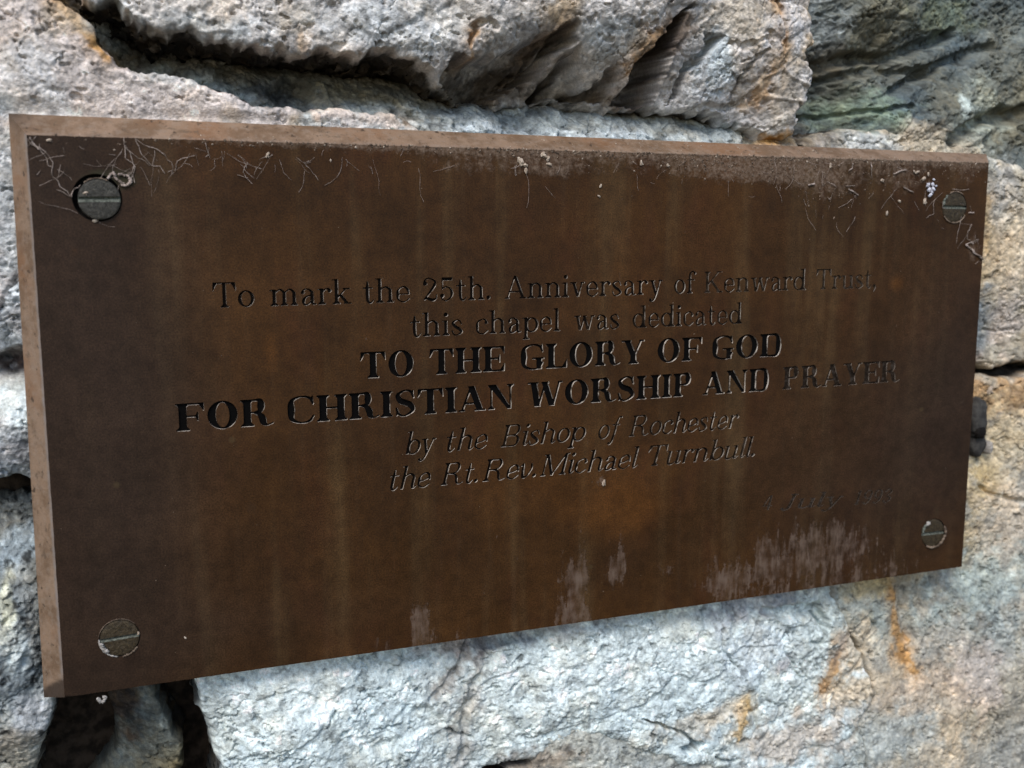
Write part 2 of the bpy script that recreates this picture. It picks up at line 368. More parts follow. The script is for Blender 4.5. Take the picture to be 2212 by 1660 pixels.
# stains, patches and some painted-in shade: (kind, points, radius px, colour, strength, raggedness)
PATCH = [
    ('l', [(135, 5), (175, 50), (205, 95), (232, 128)], 22, OCH, 1.1),
    ('b', [(500, 260)], (26, 40), (0.42, 0.33, 0.24), 0.7),
    ('l', [(682, 262), (690, 290)], 10, OCH, 0.7), ('b', [(640, 262)], (30, 26), CRM, 0.7), ('l', [(872, 262), (880, 285)], 14, OCH, 0.85),
    ('b', [(150, 40)], (60, 50), CRM, 0.6), ('b', [(240, 170)], (150, 40), PINK, 0.6), ('b', [(60, 200)], (90, 120), BLUE, 0.5),
    ('b', [(15, 420)], (60, 200), BLUE, 0.8), ('b', [(380, 260)], (120, 30), PINK, 0.5),
    ('b', [(420, 70)], (110, 36), BLUE, 0.8), ('b', [(620, 60)], (40, 50), CRM, 0.4), ('b', [(650, 95)], (18, 16), OCH, 0.45), ('b', [(610, 92)], (16, 14), (0.25, 0.23, 0.22), 0.7),
    ('b', [(860, 60)], (150, 60), BLUE, 0.6), ('b', [(1000, 40)], (80, 60), CRM, 0.3),
    ('l', [(1012, 75), (1002, 105), (1010, 130)], 9, OCH, 0.85), ('l', [(1165, 10), (1190, 45), (1212, 68)], 14, (0.56, 0.42, 0.27), 0.85), ('l', [(1195, 55), (1180, 80)], 10, OCH, 0.5),
    ('l', [(1406, 88), (1385, 125), (1365, 155)], 13, OCH, 0.9), ('b', [(1350, 100)], (40, 20), CRM, 0.5), ('b', [(1320, 98)], (24, 10), OCH, 0.5),
    ('l', [(1650, -20), (1660, 30), (1668, 80), (1672, 140), (1655, 180), (1645, 215)], 11, OCH, 0.85), ('l', [(1735, -20), (1738, 60), (1735, 110)], 12, (0.55, 0.38, 0.19), 0.7),
    ('b', [(1560, 40)], (90, 70), CRM, 0.65), ('b', [(1690, 200)], (40, 80), (0.42, 0.36, 0.28), 0.6), ('b', [(1610, 170)], (40, 50), (0.33, 0.28, 0.22), 0.6),
    ('b', [(1530, 150)], (45, 60), (0.46, 0.53, 0.58), 0.9), ('b', [(1290, 90)], (60, 40), BLUE, 0.7), ('b', [(1190, 25)], (30, 30), CRM, 0.4),
    ('b', [(1700, 297)], (55, 14), OCH, 0.95), ('b', [(1760, 300)], (40, 10), (0.45, 0.33, 0.2), 0.8),
    # right of the plaque
    ('b', [(1900, 300)], (80, 26), BLUE, 0.7), ('b', [(2010, 290)], (40, 30), CRM, 0.7), ('b', [(2120, 330)], (30, 30), (0.45, 0.37, 0.28), 0.8),
    ('b', [(2170, 420)], (40, 60), (0.42, 0.42, 0.41), 0.7), ('l', [(2132, 440), (2142, 540), (2134, 620)], 16, (0.42, 0.29, 0.14), 0.85), ('b', [(2190, 560)], (50, 90), CRM, 0.7),
    ('b', [(2150, 720)], (26, 60), (0.20, 0.235, 0.26), 0.9), ('b', [(2200, 700)], (30, 50), PINK, 0.6),
    ('l', [(2120, 850), (2170, 870), (2230, 860)], 26, OCH, 0.75), ('b', [(2150, 1030)], (36, 80), (0.47, 0.35, 0.17), 0.85), ('b', [(2190, 960)], (60, 60), (0.50, 0.42, 0.29), 0.9),
    ('b', [(2140, 960)], (16, 40), (0.15, 0.17, 0.15), 0.7), ('b', [(2110, 1190)], (34, 70), (0.42, 0.33, 0.18), 0.8), ('b', [(2180, 1150)], (60, 90), (0.55, 0.47, 0.37), 0.8),
    ('b', [(2140, 1270)], (90, 60), (0.30, 0.36, 0.35), 0.85), ('b', [(1900, 1350)], (110, 70), (0.32, 0.38, 0.37), 0.8),
    ('b', [(2000, 1500)], (150, 70), (0.48, 0.39, 0.30), 0.8), ('b', [(2150, 1390)], (50, 80), (0.32, 0.36, 0.355), 0.7), ('b', [(2120, 1480)], (60, 60), (0.52, 0.45, 0.40), 0.7),
    ('l', [(1925, 1250), (1948, 1290), (1950, 1370), (1965, 1420), (1985, 1460)], 12, OCH, 0.95), ('b', [(1900, 1265)], (50, 30), (0.50, 0.40, 0.22), 0.8),
    ('b', [(1860, 1400)], (60, 60), CRM, 0.8), ('b', [(1870, 1490)], (90, 30), CRM, 0.9), ('b', [(2040, 1600)], (60, 70), CRM, 0.8), ('b', [(1900, 1600)], (120, 60), (0.355, 0.395, 0.39), 0.8),
    ('l', [(1818, 1420), (1800, 1465), (1785, 1490)], 9, OCH, 0.85), ('l', [(1830, 1380), (1815, 1420)], 7, (0.30, 0.24, 0.2), 0.8),
    ('l', [(1616, 1520), (1600, 1560), (1592, 1590)], 12, (0.46, 0.28, 0.07), 0.95), ('b', [(1560, 1540)], (50, 24), CRM, 0.6), ('b', [(1700, 1600)], (120, 50), (0.52, 0.45, 0.38), 0.75),
    ('b', [(1480, 1570)], (100, 20), CRM, 0.5), ('b', [(1690, 1440)], (26, 16), (0.30, 0.25, 0.24), 0.7),
    # bottom centre
    ('b', [(620, 1480)], (170, 80), WHT, 0.75), ('b', [(1250, 1460)], (260, 70), WHT, 0.75), ('b', [(1620, 1400)], (100, 60), (0.50, 0.56, 0.61), 0.6),
    ('l', [(1010, 1410), (985, 1450), (960, 1480), (940, 1500)], 16, (0.18, 0.145, 0.12), 0.8), ('l', [(1030, 1450), (1020, 1500), (1000, 1560), (990, 1650)], 22, (0.27, 0.23, 0.20), 0.65),
    ('b', [(600, 1420)], (120, 14), (0.34, 0.34, 0.30), 0.7), ('b', [(1000, 1395)], (110, 22), (0.30, 0.26, 0.25), 0.7), ('b', [(1180, 1350)], (160, 30), (0.33, 0.31, 0.31), 0.7), ('b', [(1650, 1290)], (110, 36), (0.26, 0.26, 0.30), 0.7),
    ('b', [(330, 75)], (110, 40), (0.12, 0.105, 0.08), 0.7), ('b', [(520, 140)], (90, 30), (0.17, 0.15, 0.11), 0.7), ('b', [(1000, 190)], (300, 26), (0.16, 0.14, 0.10), 0.6), ('b', [(250, 60)], (26, 30), (0.30, 0.34, 0.34), 0.7), ('b', [(360, 120)], (30, 14), (0.30, 0.33, 0.32), 0.7), ('b', [(470, 172)], (60, 14), (0.36, 0.40, 0.39), 0.8), ('b', [(545, 195)], (40, 12), (0.42, 0.48, 0.48), 0.8), ('b', [(1150, 165)], (90, 40), (0.26, 0.21, 0.17), 0.7), ('l', [(1462, 60), (1425, 110), (1402, 160), (1396, 215)], 22, (0.085, 0.055, 0.036), 1.0), ('l', [(1195, 100), (1150, 140), (1090, 165), (1010, 165)], 24, (0.12, 0.095, 0.075), 0.95), ('l', [(1325, 165), (1300, 200)], 14, (0.12, 0.10, 0.08), 0.9), ('l', [(1230, 140), (1215, 190)], 10, (0.11, 0.09, 0.07), 0.9), ('b', [(1160, 1650)], (90, 40), (0.20, 0.16, 0.13), 0.7), ('b', [(450, 1560)], (60, 60), (0.33, 0.36, 0.35), 0.5),  # dark browns here also paint shade into the recess, underside and notches
    # left of the plaque
    ('b', [(30, 690)], (34, 46), (0.36, 0.36, 0.37), 0.8), ('b', [(24, 795)], (60, 50), (0.085, 0.06, 0.055), 0.97), ('b', [(14, 812)], (10, 12), (0.55, 0.52, 0.5), 0.95),
    ('b', [(30, 880)], (60, 50), WHT, 0.7), ('b', [(30, 985)], (60, 36), (0.33, 0.32, 0.33), 0.7),
    ('b', [(30, 1215)], (80, 40), (0.30, 0.36, 0.40), 0.8), ('b', [(10, 1330)], (20, 60), (0.42, 0.42, 0.32), 0.8), ('b', [(30, 1420)], (30, 60), WHT, 0.6), ('b', [(70, 1380)], (20, 90), (0.16, 0.16, 0.15), 0.7),
    ('b', [(70, 1560)], (50, 50), (0.42, 0.44, 0.46), 0.8), ('b', [(20, 1620)], (60, 40), (0.36, 0.32, 0.26), 0.7), ('b', [(290, 1540)], (60, 60), (0.13, 0.13, 0.11), 0.6), ('b', [(370, 1600)], (30, 40), (0.20, 0.225, 0.21), 0.7),
    ('b', [(255, 1570)], (60, 110), (0.05, 0.036, 0.028), 0.9),
    # recess rubble and the dark right stone
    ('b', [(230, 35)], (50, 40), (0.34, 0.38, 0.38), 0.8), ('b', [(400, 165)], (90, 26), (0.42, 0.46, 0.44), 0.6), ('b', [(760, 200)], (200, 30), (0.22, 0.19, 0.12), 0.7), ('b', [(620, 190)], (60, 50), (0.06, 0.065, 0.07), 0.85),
    ('b', [(1200, 250)], (420, 20), (0.38, 0.42, 0.42), 0.8), ('b', [(1200, 285)], (440, 16), (0.52, 0.58, 0.61), 0.8), ('b', [(1560, 280)], (70, 26), (0.32, 0.36, 0.37), 0.6),
    ('b', [(1900, 230)], (90, 40), (0.20, 0.265, 0.20), 0.8), ('b', [(1820, 40)], (60, 50), (0.36, 0.40, 0.41), 0.8), ('b', [(1800, 240)], (60, 70), (0.13, 0.115, 0.105), 0.8), ('b', [(2150, 260)], (60, 60), (0.30, 0.34, 0.30), 0.6),
    ('b', [(1850, 120)], (60, 30), (0.10, 0.085, 0.06), 0.7), ('b', [(2100, 20)], (80, 30), (0.13, 0.15, 0.09), 0.6),
    ('b', [(2103, 232)], (16, 16), (0.55, 0.62, 0.58), 0.9), ('b', [(1872, 57)], (9, 9), (0.62, 0.66, 0.64), 0.95), ('b', [(1826, 185)], (16, 20), (0.38, 0.44, 0.43), 0.7),
]
# cracks, notches and holes: (kind, points, half width px, depth mm)
DIP = [
    ('p', [(1476, 20), (1440, 55), (1412, 92), (1385, 130), (1368, 165), (1364, 216), (1428, 222), (1434, 165), (1448, 108), (1468, 60)], 6, 24),
    ('p', [(1547, 84), (1520, 86), (1500, 92), (1478, 150), (1462, 215), (1478, 210), (1500, 150), (1520, 115)], 4, 7),
    ('l', [(1100, 108), (1060, 122), (1012, 68), (1000, 78)][2:], 6, 2.5), ('l', [(1050, 62), (1012, 66), (1002, 110)], 7, 3.0),
    ('p', [(946, 158), (962, 136), (1014, 136), (1064, 116), (1078, 112), (1140, 89), (1172, 72), (1219, 70), (1232, 100), (1205, 130), (1190, 160), (1150, 178), (1110, 196), (1100, 215), (1020, 206), (965, 188)], 4, 15), ('p', [(1215, 140), (1240, 118), (1262, 150), (1300, 205), (1200, 214), (1190, 200)], 4, 10), ('l', [(1480, 140), (1470, 190)], 4, 2), ('l', [(1640, 120), (1600, 170), (1585, 215)], 5, 2), ('l', [(1560, 95), (1600, 110), (1640, 95)], 5, 1.5),
    ('l', [(1222, 75), (1205, 120), (1170, 170)], 8, 7), ('l', [(1244, 118), (1240, 150), (1215, 200), (1195, 205)], 9, 8),
    ('p', [(1327, 145), (1345, 150), (1340, 200), (1262, 205), (1290, 180), (1310, 160)], 4, 11),
    ('l', [(1190, 96), (1180, 130), (1150, 160)], 8, 5),
    ('l', [(1660, 10), (1668, 60), (1672, 100)], 5, 1.5), ('l', [(1640, 210), (1575, 236), (1510, 232)], 4, 2),
    ('b', [(768, 60)], (5, 7), 1.5), ('b', [(1370, 68)], (4, 6), 2),
    ('l', [(1385, 1552), (1430, 1566), (1478, 1588), (1500, 1600)], 4, 4), ('b', [(1492, 1610)], (22, 9), 14), ('b', [(1605, 1597)], (8, 6), 6),
    ('l', [(1549, 1630), (1565, 1642), (1592, 1640)], 3.5, 4),
    ('l', [(962, 1578), (990, 1592), (1020, 1605)], 4, 3), ('b', [(902, 1493)], (7, 5), 3), ('b', [(820, 1490)], (5, 5), 2.5), ('b', [(1108, 1492)], (4, 10), 2), ('l', [(800, 1575), (840, 1565), (870, 1558)], 2.5, 1.5), ('l', [(720, 1530), (700, 1560)], 3, 2),
    ('l', [(1775, 1335), (1790, 1365), (1780, 1400), (1755, 1395)], 4, 2.5), ('b', [(1725, 1378)], (5, 5), 2.5), ('l', [(1700, 1400), (1720, 1440), (1735, 1465)], 4, 1.8), ('b', [(1800, 1505)], (4, 4), 2.5),
    ('l', [(1845, 1385), (1895, 1330), (1902, 1360), (1870, 1420), (1830, 1480), (1800, 1530)], 4, 1.8), ('l', [(1555, 1360), (1560, 1400), (1590, 1440)], 3, 1.5), ('l', [(1690, 1530), (1650, 1590), (1640, 1600)], 5, 2),
    ('p', [(1700, 1310), (1780, 1305), (1800, 1345), (1790, 1390), (1770, 1340), (1710, 1345), (1640, 1330), (1650, 1318)], 6, 4),
    ('p', [(1945, 1265), (1985, 1255), (1990, 1330), (2000, 1385), (1968, 1400), (1955, 1330)], 14, 2.2),
    ('l', [(2140, 1060), (2165, 1072), (2215, 1085)], 5, 2), ('l', [(2160, 715), (2212, 712)], 3, 1.2),
    ('b', [(24, 800)], (40, 50), 7), ('b', [(380, 255)], (5, 4), 1),
    ('p', [(374, 152), (414, 160), (493, 186), (500, 200), (420, 180), (374, 164)], 6, 9), ('b', [(650, 195)], (55, 45), 7),
    ('l', [(1850, 118), (2000, 110), (2120, 60)], 14, 5), ('l', [(1830, 235), (1900, 240), (2010, 225)], 6, 3), ('b', [(1800, 190)], (50, 90), 6), ('l', [(2080, 300), (2160, 255), (2250, 240)], 16, 7),
    ('l', [(1980, 190), (2090, 130), (2200, 90)], 12, 4), ('l', [(1850, 160), (1960, 140), (2060, 150)], 10, 4),
    ('l', [(1010, 1400), (990, 1450), (930, 1510)], 9, 1.6), ('l', [(1035, 1470), (1010, 1540), (1000, 1640)], 12, 1.8), ('b', [(1075, 1385)], (60, 18), 6), ('b', [(1150, 1372)], (30, 22), 3),
    ('l', [(1420, 1325), (1390, 1350)], 5, 2), ('l', [(1315, 250), (1295, 280)], 4, 1.6), ('l', [(1420, 290), (1440, 300)], 4, 1.5),
]

wall = tag(empty('stone_wall'), 'rough pale ragstone wall with ochre veins and dark open joints behind the plaque', 'wall')

def px_mm(px, py):
    a = at(px, py, -9); b = at(px + 10, py, -9); return math.hypot(b[0] - a[0], b[1] - a[1]) / 10
def resolve(lst, h=-7):
    out = []
    for it in lst:
        kind, pts, r = it[0], it[1], it[2]
        m = px_mm(*pts[0])
        P = poly_at(pts, h)
        rr = (r[0] * m, r[1] * m) if isinstance(r, tuple) else r * m
        out.append((kind, P, rr) + tuple(it[3:]))
    return out
PATCH = resolve(PATCH); DIP = resolve(DIP)

GU = np.arange(U0, U1, STEP); GY = np.arange(Y0, Y1, STEP)

def stone(outline, ctrl, base, he=-7, R=2.5, low=1.2, mid=0.7, fine=0.30, cell=0.35, aniso=None, seed=1, clipbox=None, label=None, deep=-46, warp=1.0, slope=6.0, facet=0.0, side=6.5, mott=1.0, crack=1.0):
    P = poly_at(outline, he)
    F = tps(ctrl)
    x0, y0 = P.min(0) - 4; x1, y1 = P.max(0) + 4
    us = GU[(GU > x0) & (GU < x1)]; ys = GY[(GY > y0) & (GY < y1)]
    X, Y = np.meshgrid(us, ys)
    wx = X + warp * (fbm(X / 7, Y / 7, seed + 11, 3) * 1.5 + fbm(X / 1.6, Y / 1.6, seed + 31, 2) * 0.45)
    wy = Y + warp * (fbm(X / 7, Y / 7, seed + 12, 3) * 1.5 + fbm(X / 1.6, Y / 1.6, seed + 32, 2) * 0.45)
    d = sdf(wx, wy, P)
    keep = d > -side
    # nothing is built where the plaque hides the wall from any nearby viewpoint
    hid = (X > 16) & (X < 268) & (Y > 14) & (Y < 118)
    keep &= ~hid
    h = F(X, Y)
    if aniso:
        an, k = aniso; ca, sa = math.cos(math.radians(an)), math.sin(math.radians(an))
        AX = (X * ca - Y * sa) / k; AY = X * sa + Y * ca
    else:
        AX, AY = X, Y
    h = h + low * fbm(AX / 26, AY / 26, seed + 1, 2) + mid * (0.35 * ridged(AX / 11, AY / 11, seed + 5, 2) + 0.9 * fbm(AX / 7, AY / 7, seed + 6, 3))
    ga = 0.45 + 1.1 * sm(-0.35, 0.45, fbm(X / 15, Y / 15, seed + 19, 3))
    h = h + ga * fine * 1.3 * fbm(AX / 2.6, AY / 2.6, seed + 8, 5, 0.66)
    h = h + 0.5 * fine * fbm(X / 0.8, Y / 0.8, seed + 88, 2, 0.6)
    f1, f2, idv = worley(X / 1.7 + 0.5 * fbm(X / 3, Y / 3, seed, 2), Y / 1.5 + 0.5 * fbm(X / 3, Y / 3, seed + 9, 2), seed + 3)
    rg = sm(-0.2, 0.5, fbm(X / 9, Y / 9, seed + 17, 2))
    h = h + cell * (0.5 + 0.8 * rg) * (idv - 0.5) * sm(0.0, 0.35, f2 - f1)
    if facet > 0:
        g1, g2, gid = worley(AX / 13 + 0.3 * fbm(X / 9, Y / 9, seed + 2, 2), AY / 9, seed + 4)
        h = h + facet * ((gid - 0.5) * sm(0.0, 0.16, g2 - g1) - 0.6 * g1)
    # hairline crack network
    k1, k2, _k = worley(AX / 11 + 0.9 * fbm(X / 8, Y / 8, seed + 13, 4, 0.6), AY / 8 + 0.9 * fbm(X / 8, Y / 8, seed + 14, 4, 0.6), seed + 7)
    h = h - crack * 1.3 * (1 - sm(0.0, 0.075, k2 - k1)) * sm(0.05, 0.35, fbm(X / 12, Y / 12, seed + 15, 3))
    pit = fbm(X / 1.15, Y / 1.15, seed + 71, 2)
    h = h - 0.5 * sm(0.42, 0.7, pit) - 1.3 * sm(0.44, 0.62, fbm(X / 3.1 + 40, Y / 2.0, seed + 75, 3, 0.6))
    for kind, Q, rr, dep in DIP:
        r_ = max(rr) if isinstance(rr, tuple) else rr
        if Q[:, 0].max() + 3 * r_ < x0 or Q[:, 0].min() - 3 * r_ > x1 or Q[:, 1].max() + 3 * r_ < y0 or Q[:, 1].min() - 3 * r_ > y1: continue
        if kind == 'l': q = 1 - sm(0.25, 1.25, seg_dist(wx, wy, Q, False) / rr)
        elif kind == 'b': q = 1 - sm(0.5, 1.15, np.hypot((wx - Q[0, 0]) / rr[0], (wy - Q[0, 1]) / rr[1]))
        else: q = sm(-0.25, 1.0, sdf(wx, wy, Q) / rr)
        h = h - dep * q
    dd = np.clip(d, 0, R)
    h = h - (R - np.sqrt(np.maximum(R * R - (R - dd) ** 2, 0)))
    h = np.where(d < 0, h + d * slope, h)
    h = np.maximum(h, deep)
    # never push through the plaque
    dpl = np.hypot(np.maximum(np.maximum(-5.6 - X, X - 305.6), 0), np.maximum(np.maximum(-6.2 - Y, Y - 146), 0))
    h = np.minimum(h, -7.4 - 0.0023 * seed + 0.45 * dpl + 0.02 * dpl * dpl)
    # colours
    c = np.empty(X.shape + (3,)); c[:] = np.array(base)
    n1 = fbm(X / 30, Y / 30, seed + 21, 3)[..., None]; n2 = fbm(X / 9, Y / 9, seed + 25, 3)[..., None]
    c = c * (1 + 0.10 * n1 + 0.12 * n2)
    c = c + np.array([0.035, 0.0, -0.045]) * n1 * 0.9
    rag = fbm(X / 5, Y / 5, 401, 4, 0.6)
    for kind, Q, rr, cc, st in PATCH:
        r_ = max(rr) if isinstance(rr, tuple) else rr
        if Q[:, 0].max() + 3 * r_ < x0 or Q[:, 0].min() - 3 * r_ > x1 or Q[:, 1].max() + 3 * r_ < y0 or Q[:, 1].min() - 3 * r_ > y1: continue
        if kind == 'l': v = seg_dist(wx, wy, Q, False) / rr
        else: v = np.hypot((wx - Q[0, 0]) / rr[0], (wy - Q[0, 1]) / rr[1])
        q = ((st * 0.85 if kind == 'l' else st) * (1 - sm(0.35, 1.45, v * (0.8 if kind == 'l' else 1) + rag * (1.3 if kind == 'l' else 0.9))))[..., None]
        if kind == 'l': q = np.maximum(q, 0.42 * st * (1 - sm(0.2, 1.9, v / 2.0 + rag * 1.1))[..., None])
        c = c * (1 - q) + np.array(cc) * q * (1 + 0.12 * n2)
    side_shade = (sm(-0.1, -1.2, d + 0.5 * rag) * 0.9)[..., None]  # shade of joint sides and undersides put into the tint
    c = c * (1 - side_shade) + np.array((0.040, 0.031, 0.023)) * side_shade
    gm = fbm(X / 1.5, Y / 1.5, seed + 41, 4, 0.7)[..., None]
    c = c * (1 + 0.42 * gm + 0.26 * (idv[..., None] - 0.5)) + np.array([0.012, 0.0, -0.014]) * (idv[..., None] - 0.4)
    c = c * (1 - 0.50 * sm(0.18, 0.5, fbm(X / 3.4, Y / 2.6, seed + 51, 4, 0.65))[..., None] * mott)
    c = c * (1 + 0.38 * sm(0.12, 0.45, fbm(X / 5, Y / 4, seed + 61, 4, 0.6))[..., None] * mott)
    c = np.clip(c, 0.015, 0.88)
    idx = -np.ones(X.shape, np.int64)
    kc = keep[:-1, :-1] & keep[1:, :-1] & keep[:-1, 1:] & keep[1:, 1:]
    use = np.zeros(X.shape, bool)
    use[:-1, :-1] |= kc; use[1:, :-1] |= kc; use[:-1, 1:] |= kc; use[1:, 1:] |= kc
    idx[use] = np.arange(use.sum())
    gy, gx = np.gradient(d, STEP)
    gl_ = np.hypot(gx, gy) + 1e-6
    gx = gx / np.maximum(gl_, 0.5); gy = gy / np.maximum(gl_, 0.5)
    back = np.maximum(-d - 0.25, 0) * 0.86
    hy, hx = np.gradient(h, STEP)
    wS = sm(0.1, -1.0, d)
    wI = (1 - wS) * sm(0.8, 2.5, np.hypot(hx, hy))
    XX = X + gx * back + wS * 1.5 * fbm(Y / 4 + X / 9, h / 4.5, seed + 81, 3, 0.6)
    YY = Y + gy * back + wS * 1.5 * fbm(X / 4 + Y / 9, h / 4.5, seed + 83, 3, 0.6)
    XX = XX + 0.55 * wI * fbm(Y / 6 + X / 9, h / 6, seed + 91, 1); YY = YY + 0.55 * wI * fbm(X / 6 + Y / 9, h / 6, seed + 93, 1)
    V = np.stack([XX[use] / 1000, -h[use] / 1000, Z0 - YY[use] / 1000], 1)
    a, b, cidx, e = idx[:-1, :-1][kc], idx[:-1, 1:][kc], idx[1:, 1:][kc], idx[1:, :-1][kc]
    FA = np.stack([a, e, cidx, b], 1)
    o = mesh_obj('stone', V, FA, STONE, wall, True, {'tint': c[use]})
    if label: o['label'] = label
    return o

# upper left stone, running down behind the plaque's left side
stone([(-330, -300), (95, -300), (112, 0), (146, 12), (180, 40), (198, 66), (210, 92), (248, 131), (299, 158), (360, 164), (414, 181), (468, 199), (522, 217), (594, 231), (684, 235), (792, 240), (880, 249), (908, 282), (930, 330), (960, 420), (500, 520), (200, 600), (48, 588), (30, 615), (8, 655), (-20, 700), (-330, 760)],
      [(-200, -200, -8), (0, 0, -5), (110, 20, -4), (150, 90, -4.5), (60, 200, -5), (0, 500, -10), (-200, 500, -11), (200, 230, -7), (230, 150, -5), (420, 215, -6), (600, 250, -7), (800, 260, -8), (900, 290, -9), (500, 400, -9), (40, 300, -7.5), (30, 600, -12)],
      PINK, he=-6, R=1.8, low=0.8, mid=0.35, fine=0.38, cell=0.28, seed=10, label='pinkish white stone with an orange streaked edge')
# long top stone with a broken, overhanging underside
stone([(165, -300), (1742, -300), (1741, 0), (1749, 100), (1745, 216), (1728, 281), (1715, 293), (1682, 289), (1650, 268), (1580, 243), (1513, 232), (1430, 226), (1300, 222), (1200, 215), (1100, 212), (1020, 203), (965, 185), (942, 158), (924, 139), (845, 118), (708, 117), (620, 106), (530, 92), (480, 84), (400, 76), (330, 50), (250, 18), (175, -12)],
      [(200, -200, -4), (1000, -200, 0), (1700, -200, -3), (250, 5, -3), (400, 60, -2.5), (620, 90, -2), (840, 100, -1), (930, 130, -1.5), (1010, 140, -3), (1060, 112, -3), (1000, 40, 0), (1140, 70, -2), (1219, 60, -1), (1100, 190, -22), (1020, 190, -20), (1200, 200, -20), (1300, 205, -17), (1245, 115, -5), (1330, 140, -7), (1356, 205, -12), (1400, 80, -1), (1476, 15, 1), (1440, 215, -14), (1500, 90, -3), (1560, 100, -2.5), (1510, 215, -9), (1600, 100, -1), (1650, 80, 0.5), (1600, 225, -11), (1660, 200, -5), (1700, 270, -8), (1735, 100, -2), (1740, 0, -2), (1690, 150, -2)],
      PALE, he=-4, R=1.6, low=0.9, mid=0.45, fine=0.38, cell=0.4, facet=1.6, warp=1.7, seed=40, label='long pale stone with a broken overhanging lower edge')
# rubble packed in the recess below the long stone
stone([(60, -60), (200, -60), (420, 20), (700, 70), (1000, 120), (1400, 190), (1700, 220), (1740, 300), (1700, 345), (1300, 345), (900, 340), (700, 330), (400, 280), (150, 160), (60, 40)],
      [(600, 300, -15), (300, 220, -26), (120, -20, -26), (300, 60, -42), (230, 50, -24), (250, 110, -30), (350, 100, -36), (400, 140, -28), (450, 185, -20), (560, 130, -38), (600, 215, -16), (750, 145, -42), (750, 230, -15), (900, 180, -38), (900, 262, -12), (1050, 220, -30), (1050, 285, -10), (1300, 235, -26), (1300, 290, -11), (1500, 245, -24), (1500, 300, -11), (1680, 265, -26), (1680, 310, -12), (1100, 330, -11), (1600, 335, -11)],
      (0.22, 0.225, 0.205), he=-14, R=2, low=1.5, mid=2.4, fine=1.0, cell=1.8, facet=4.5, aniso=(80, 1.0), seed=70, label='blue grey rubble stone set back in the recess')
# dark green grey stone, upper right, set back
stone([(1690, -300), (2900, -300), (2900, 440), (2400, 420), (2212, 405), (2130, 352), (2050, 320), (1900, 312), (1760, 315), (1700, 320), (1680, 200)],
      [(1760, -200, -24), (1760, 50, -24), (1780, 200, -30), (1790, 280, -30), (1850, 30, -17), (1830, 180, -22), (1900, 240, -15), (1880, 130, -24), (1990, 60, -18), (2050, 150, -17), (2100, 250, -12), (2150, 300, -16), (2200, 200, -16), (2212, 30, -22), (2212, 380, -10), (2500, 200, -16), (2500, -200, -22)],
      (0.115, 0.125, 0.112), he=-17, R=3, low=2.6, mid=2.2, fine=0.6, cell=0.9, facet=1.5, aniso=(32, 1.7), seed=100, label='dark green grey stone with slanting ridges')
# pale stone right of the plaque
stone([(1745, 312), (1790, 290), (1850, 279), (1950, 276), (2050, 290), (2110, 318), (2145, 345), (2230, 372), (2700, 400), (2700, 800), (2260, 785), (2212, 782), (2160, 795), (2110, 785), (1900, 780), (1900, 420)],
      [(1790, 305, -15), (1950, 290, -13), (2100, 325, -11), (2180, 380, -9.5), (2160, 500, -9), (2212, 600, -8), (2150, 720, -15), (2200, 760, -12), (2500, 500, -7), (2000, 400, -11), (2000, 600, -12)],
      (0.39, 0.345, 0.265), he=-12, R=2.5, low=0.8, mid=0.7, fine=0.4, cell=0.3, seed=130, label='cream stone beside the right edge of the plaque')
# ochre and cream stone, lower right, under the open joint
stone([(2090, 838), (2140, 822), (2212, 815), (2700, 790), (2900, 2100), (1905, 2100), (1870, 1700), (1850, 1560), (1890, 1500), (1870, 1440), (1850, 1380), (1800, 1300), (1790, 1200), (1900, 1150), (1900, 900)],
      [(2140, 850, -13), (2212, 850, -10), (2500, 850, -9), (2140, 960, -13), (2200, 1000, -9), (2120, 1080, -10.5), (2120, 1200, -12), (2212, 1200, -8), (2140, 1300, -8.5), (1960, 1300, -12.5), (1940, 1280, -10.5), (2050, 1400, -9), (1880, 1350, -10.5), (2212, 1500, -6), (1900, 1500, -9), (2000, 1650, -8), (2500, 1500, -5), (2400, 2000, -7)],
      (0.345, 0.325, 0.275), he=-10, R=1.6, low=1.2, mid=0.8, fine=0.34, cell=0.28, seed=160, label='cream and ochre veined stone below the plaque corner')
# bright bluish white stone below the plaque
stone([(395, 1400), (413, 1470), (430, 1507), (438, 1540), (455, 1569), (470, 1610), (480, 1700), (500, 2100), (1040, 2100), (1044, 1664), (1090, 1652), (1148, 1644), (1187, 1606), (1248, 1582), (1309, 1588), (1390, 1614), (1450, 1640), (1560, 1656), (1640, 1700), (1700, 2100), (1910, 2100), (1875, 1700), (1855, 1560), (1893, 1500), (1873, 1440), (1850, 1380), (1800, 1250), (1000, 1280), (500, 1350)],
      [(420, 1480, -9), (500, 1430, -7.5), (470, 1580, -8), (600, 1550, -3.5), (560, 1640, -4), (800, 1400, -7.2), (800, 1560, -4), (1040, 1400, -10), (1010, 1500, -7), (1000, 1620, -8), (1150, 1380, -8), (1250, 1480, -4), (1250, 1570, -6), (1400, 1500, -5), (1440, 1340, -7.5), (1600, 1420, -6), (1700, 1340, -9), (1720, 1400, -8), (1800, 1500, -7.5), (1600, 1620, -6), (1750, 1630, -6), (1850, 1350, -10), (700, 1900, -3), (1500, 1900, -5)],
      (0.545, 0.62, 0.625), he=-8, R=1.8, low=1.0, mid=0.8, fine=0.38, cell=0.65, facet=1.6, seed=190, label='bright bluish white stone under the plaque')
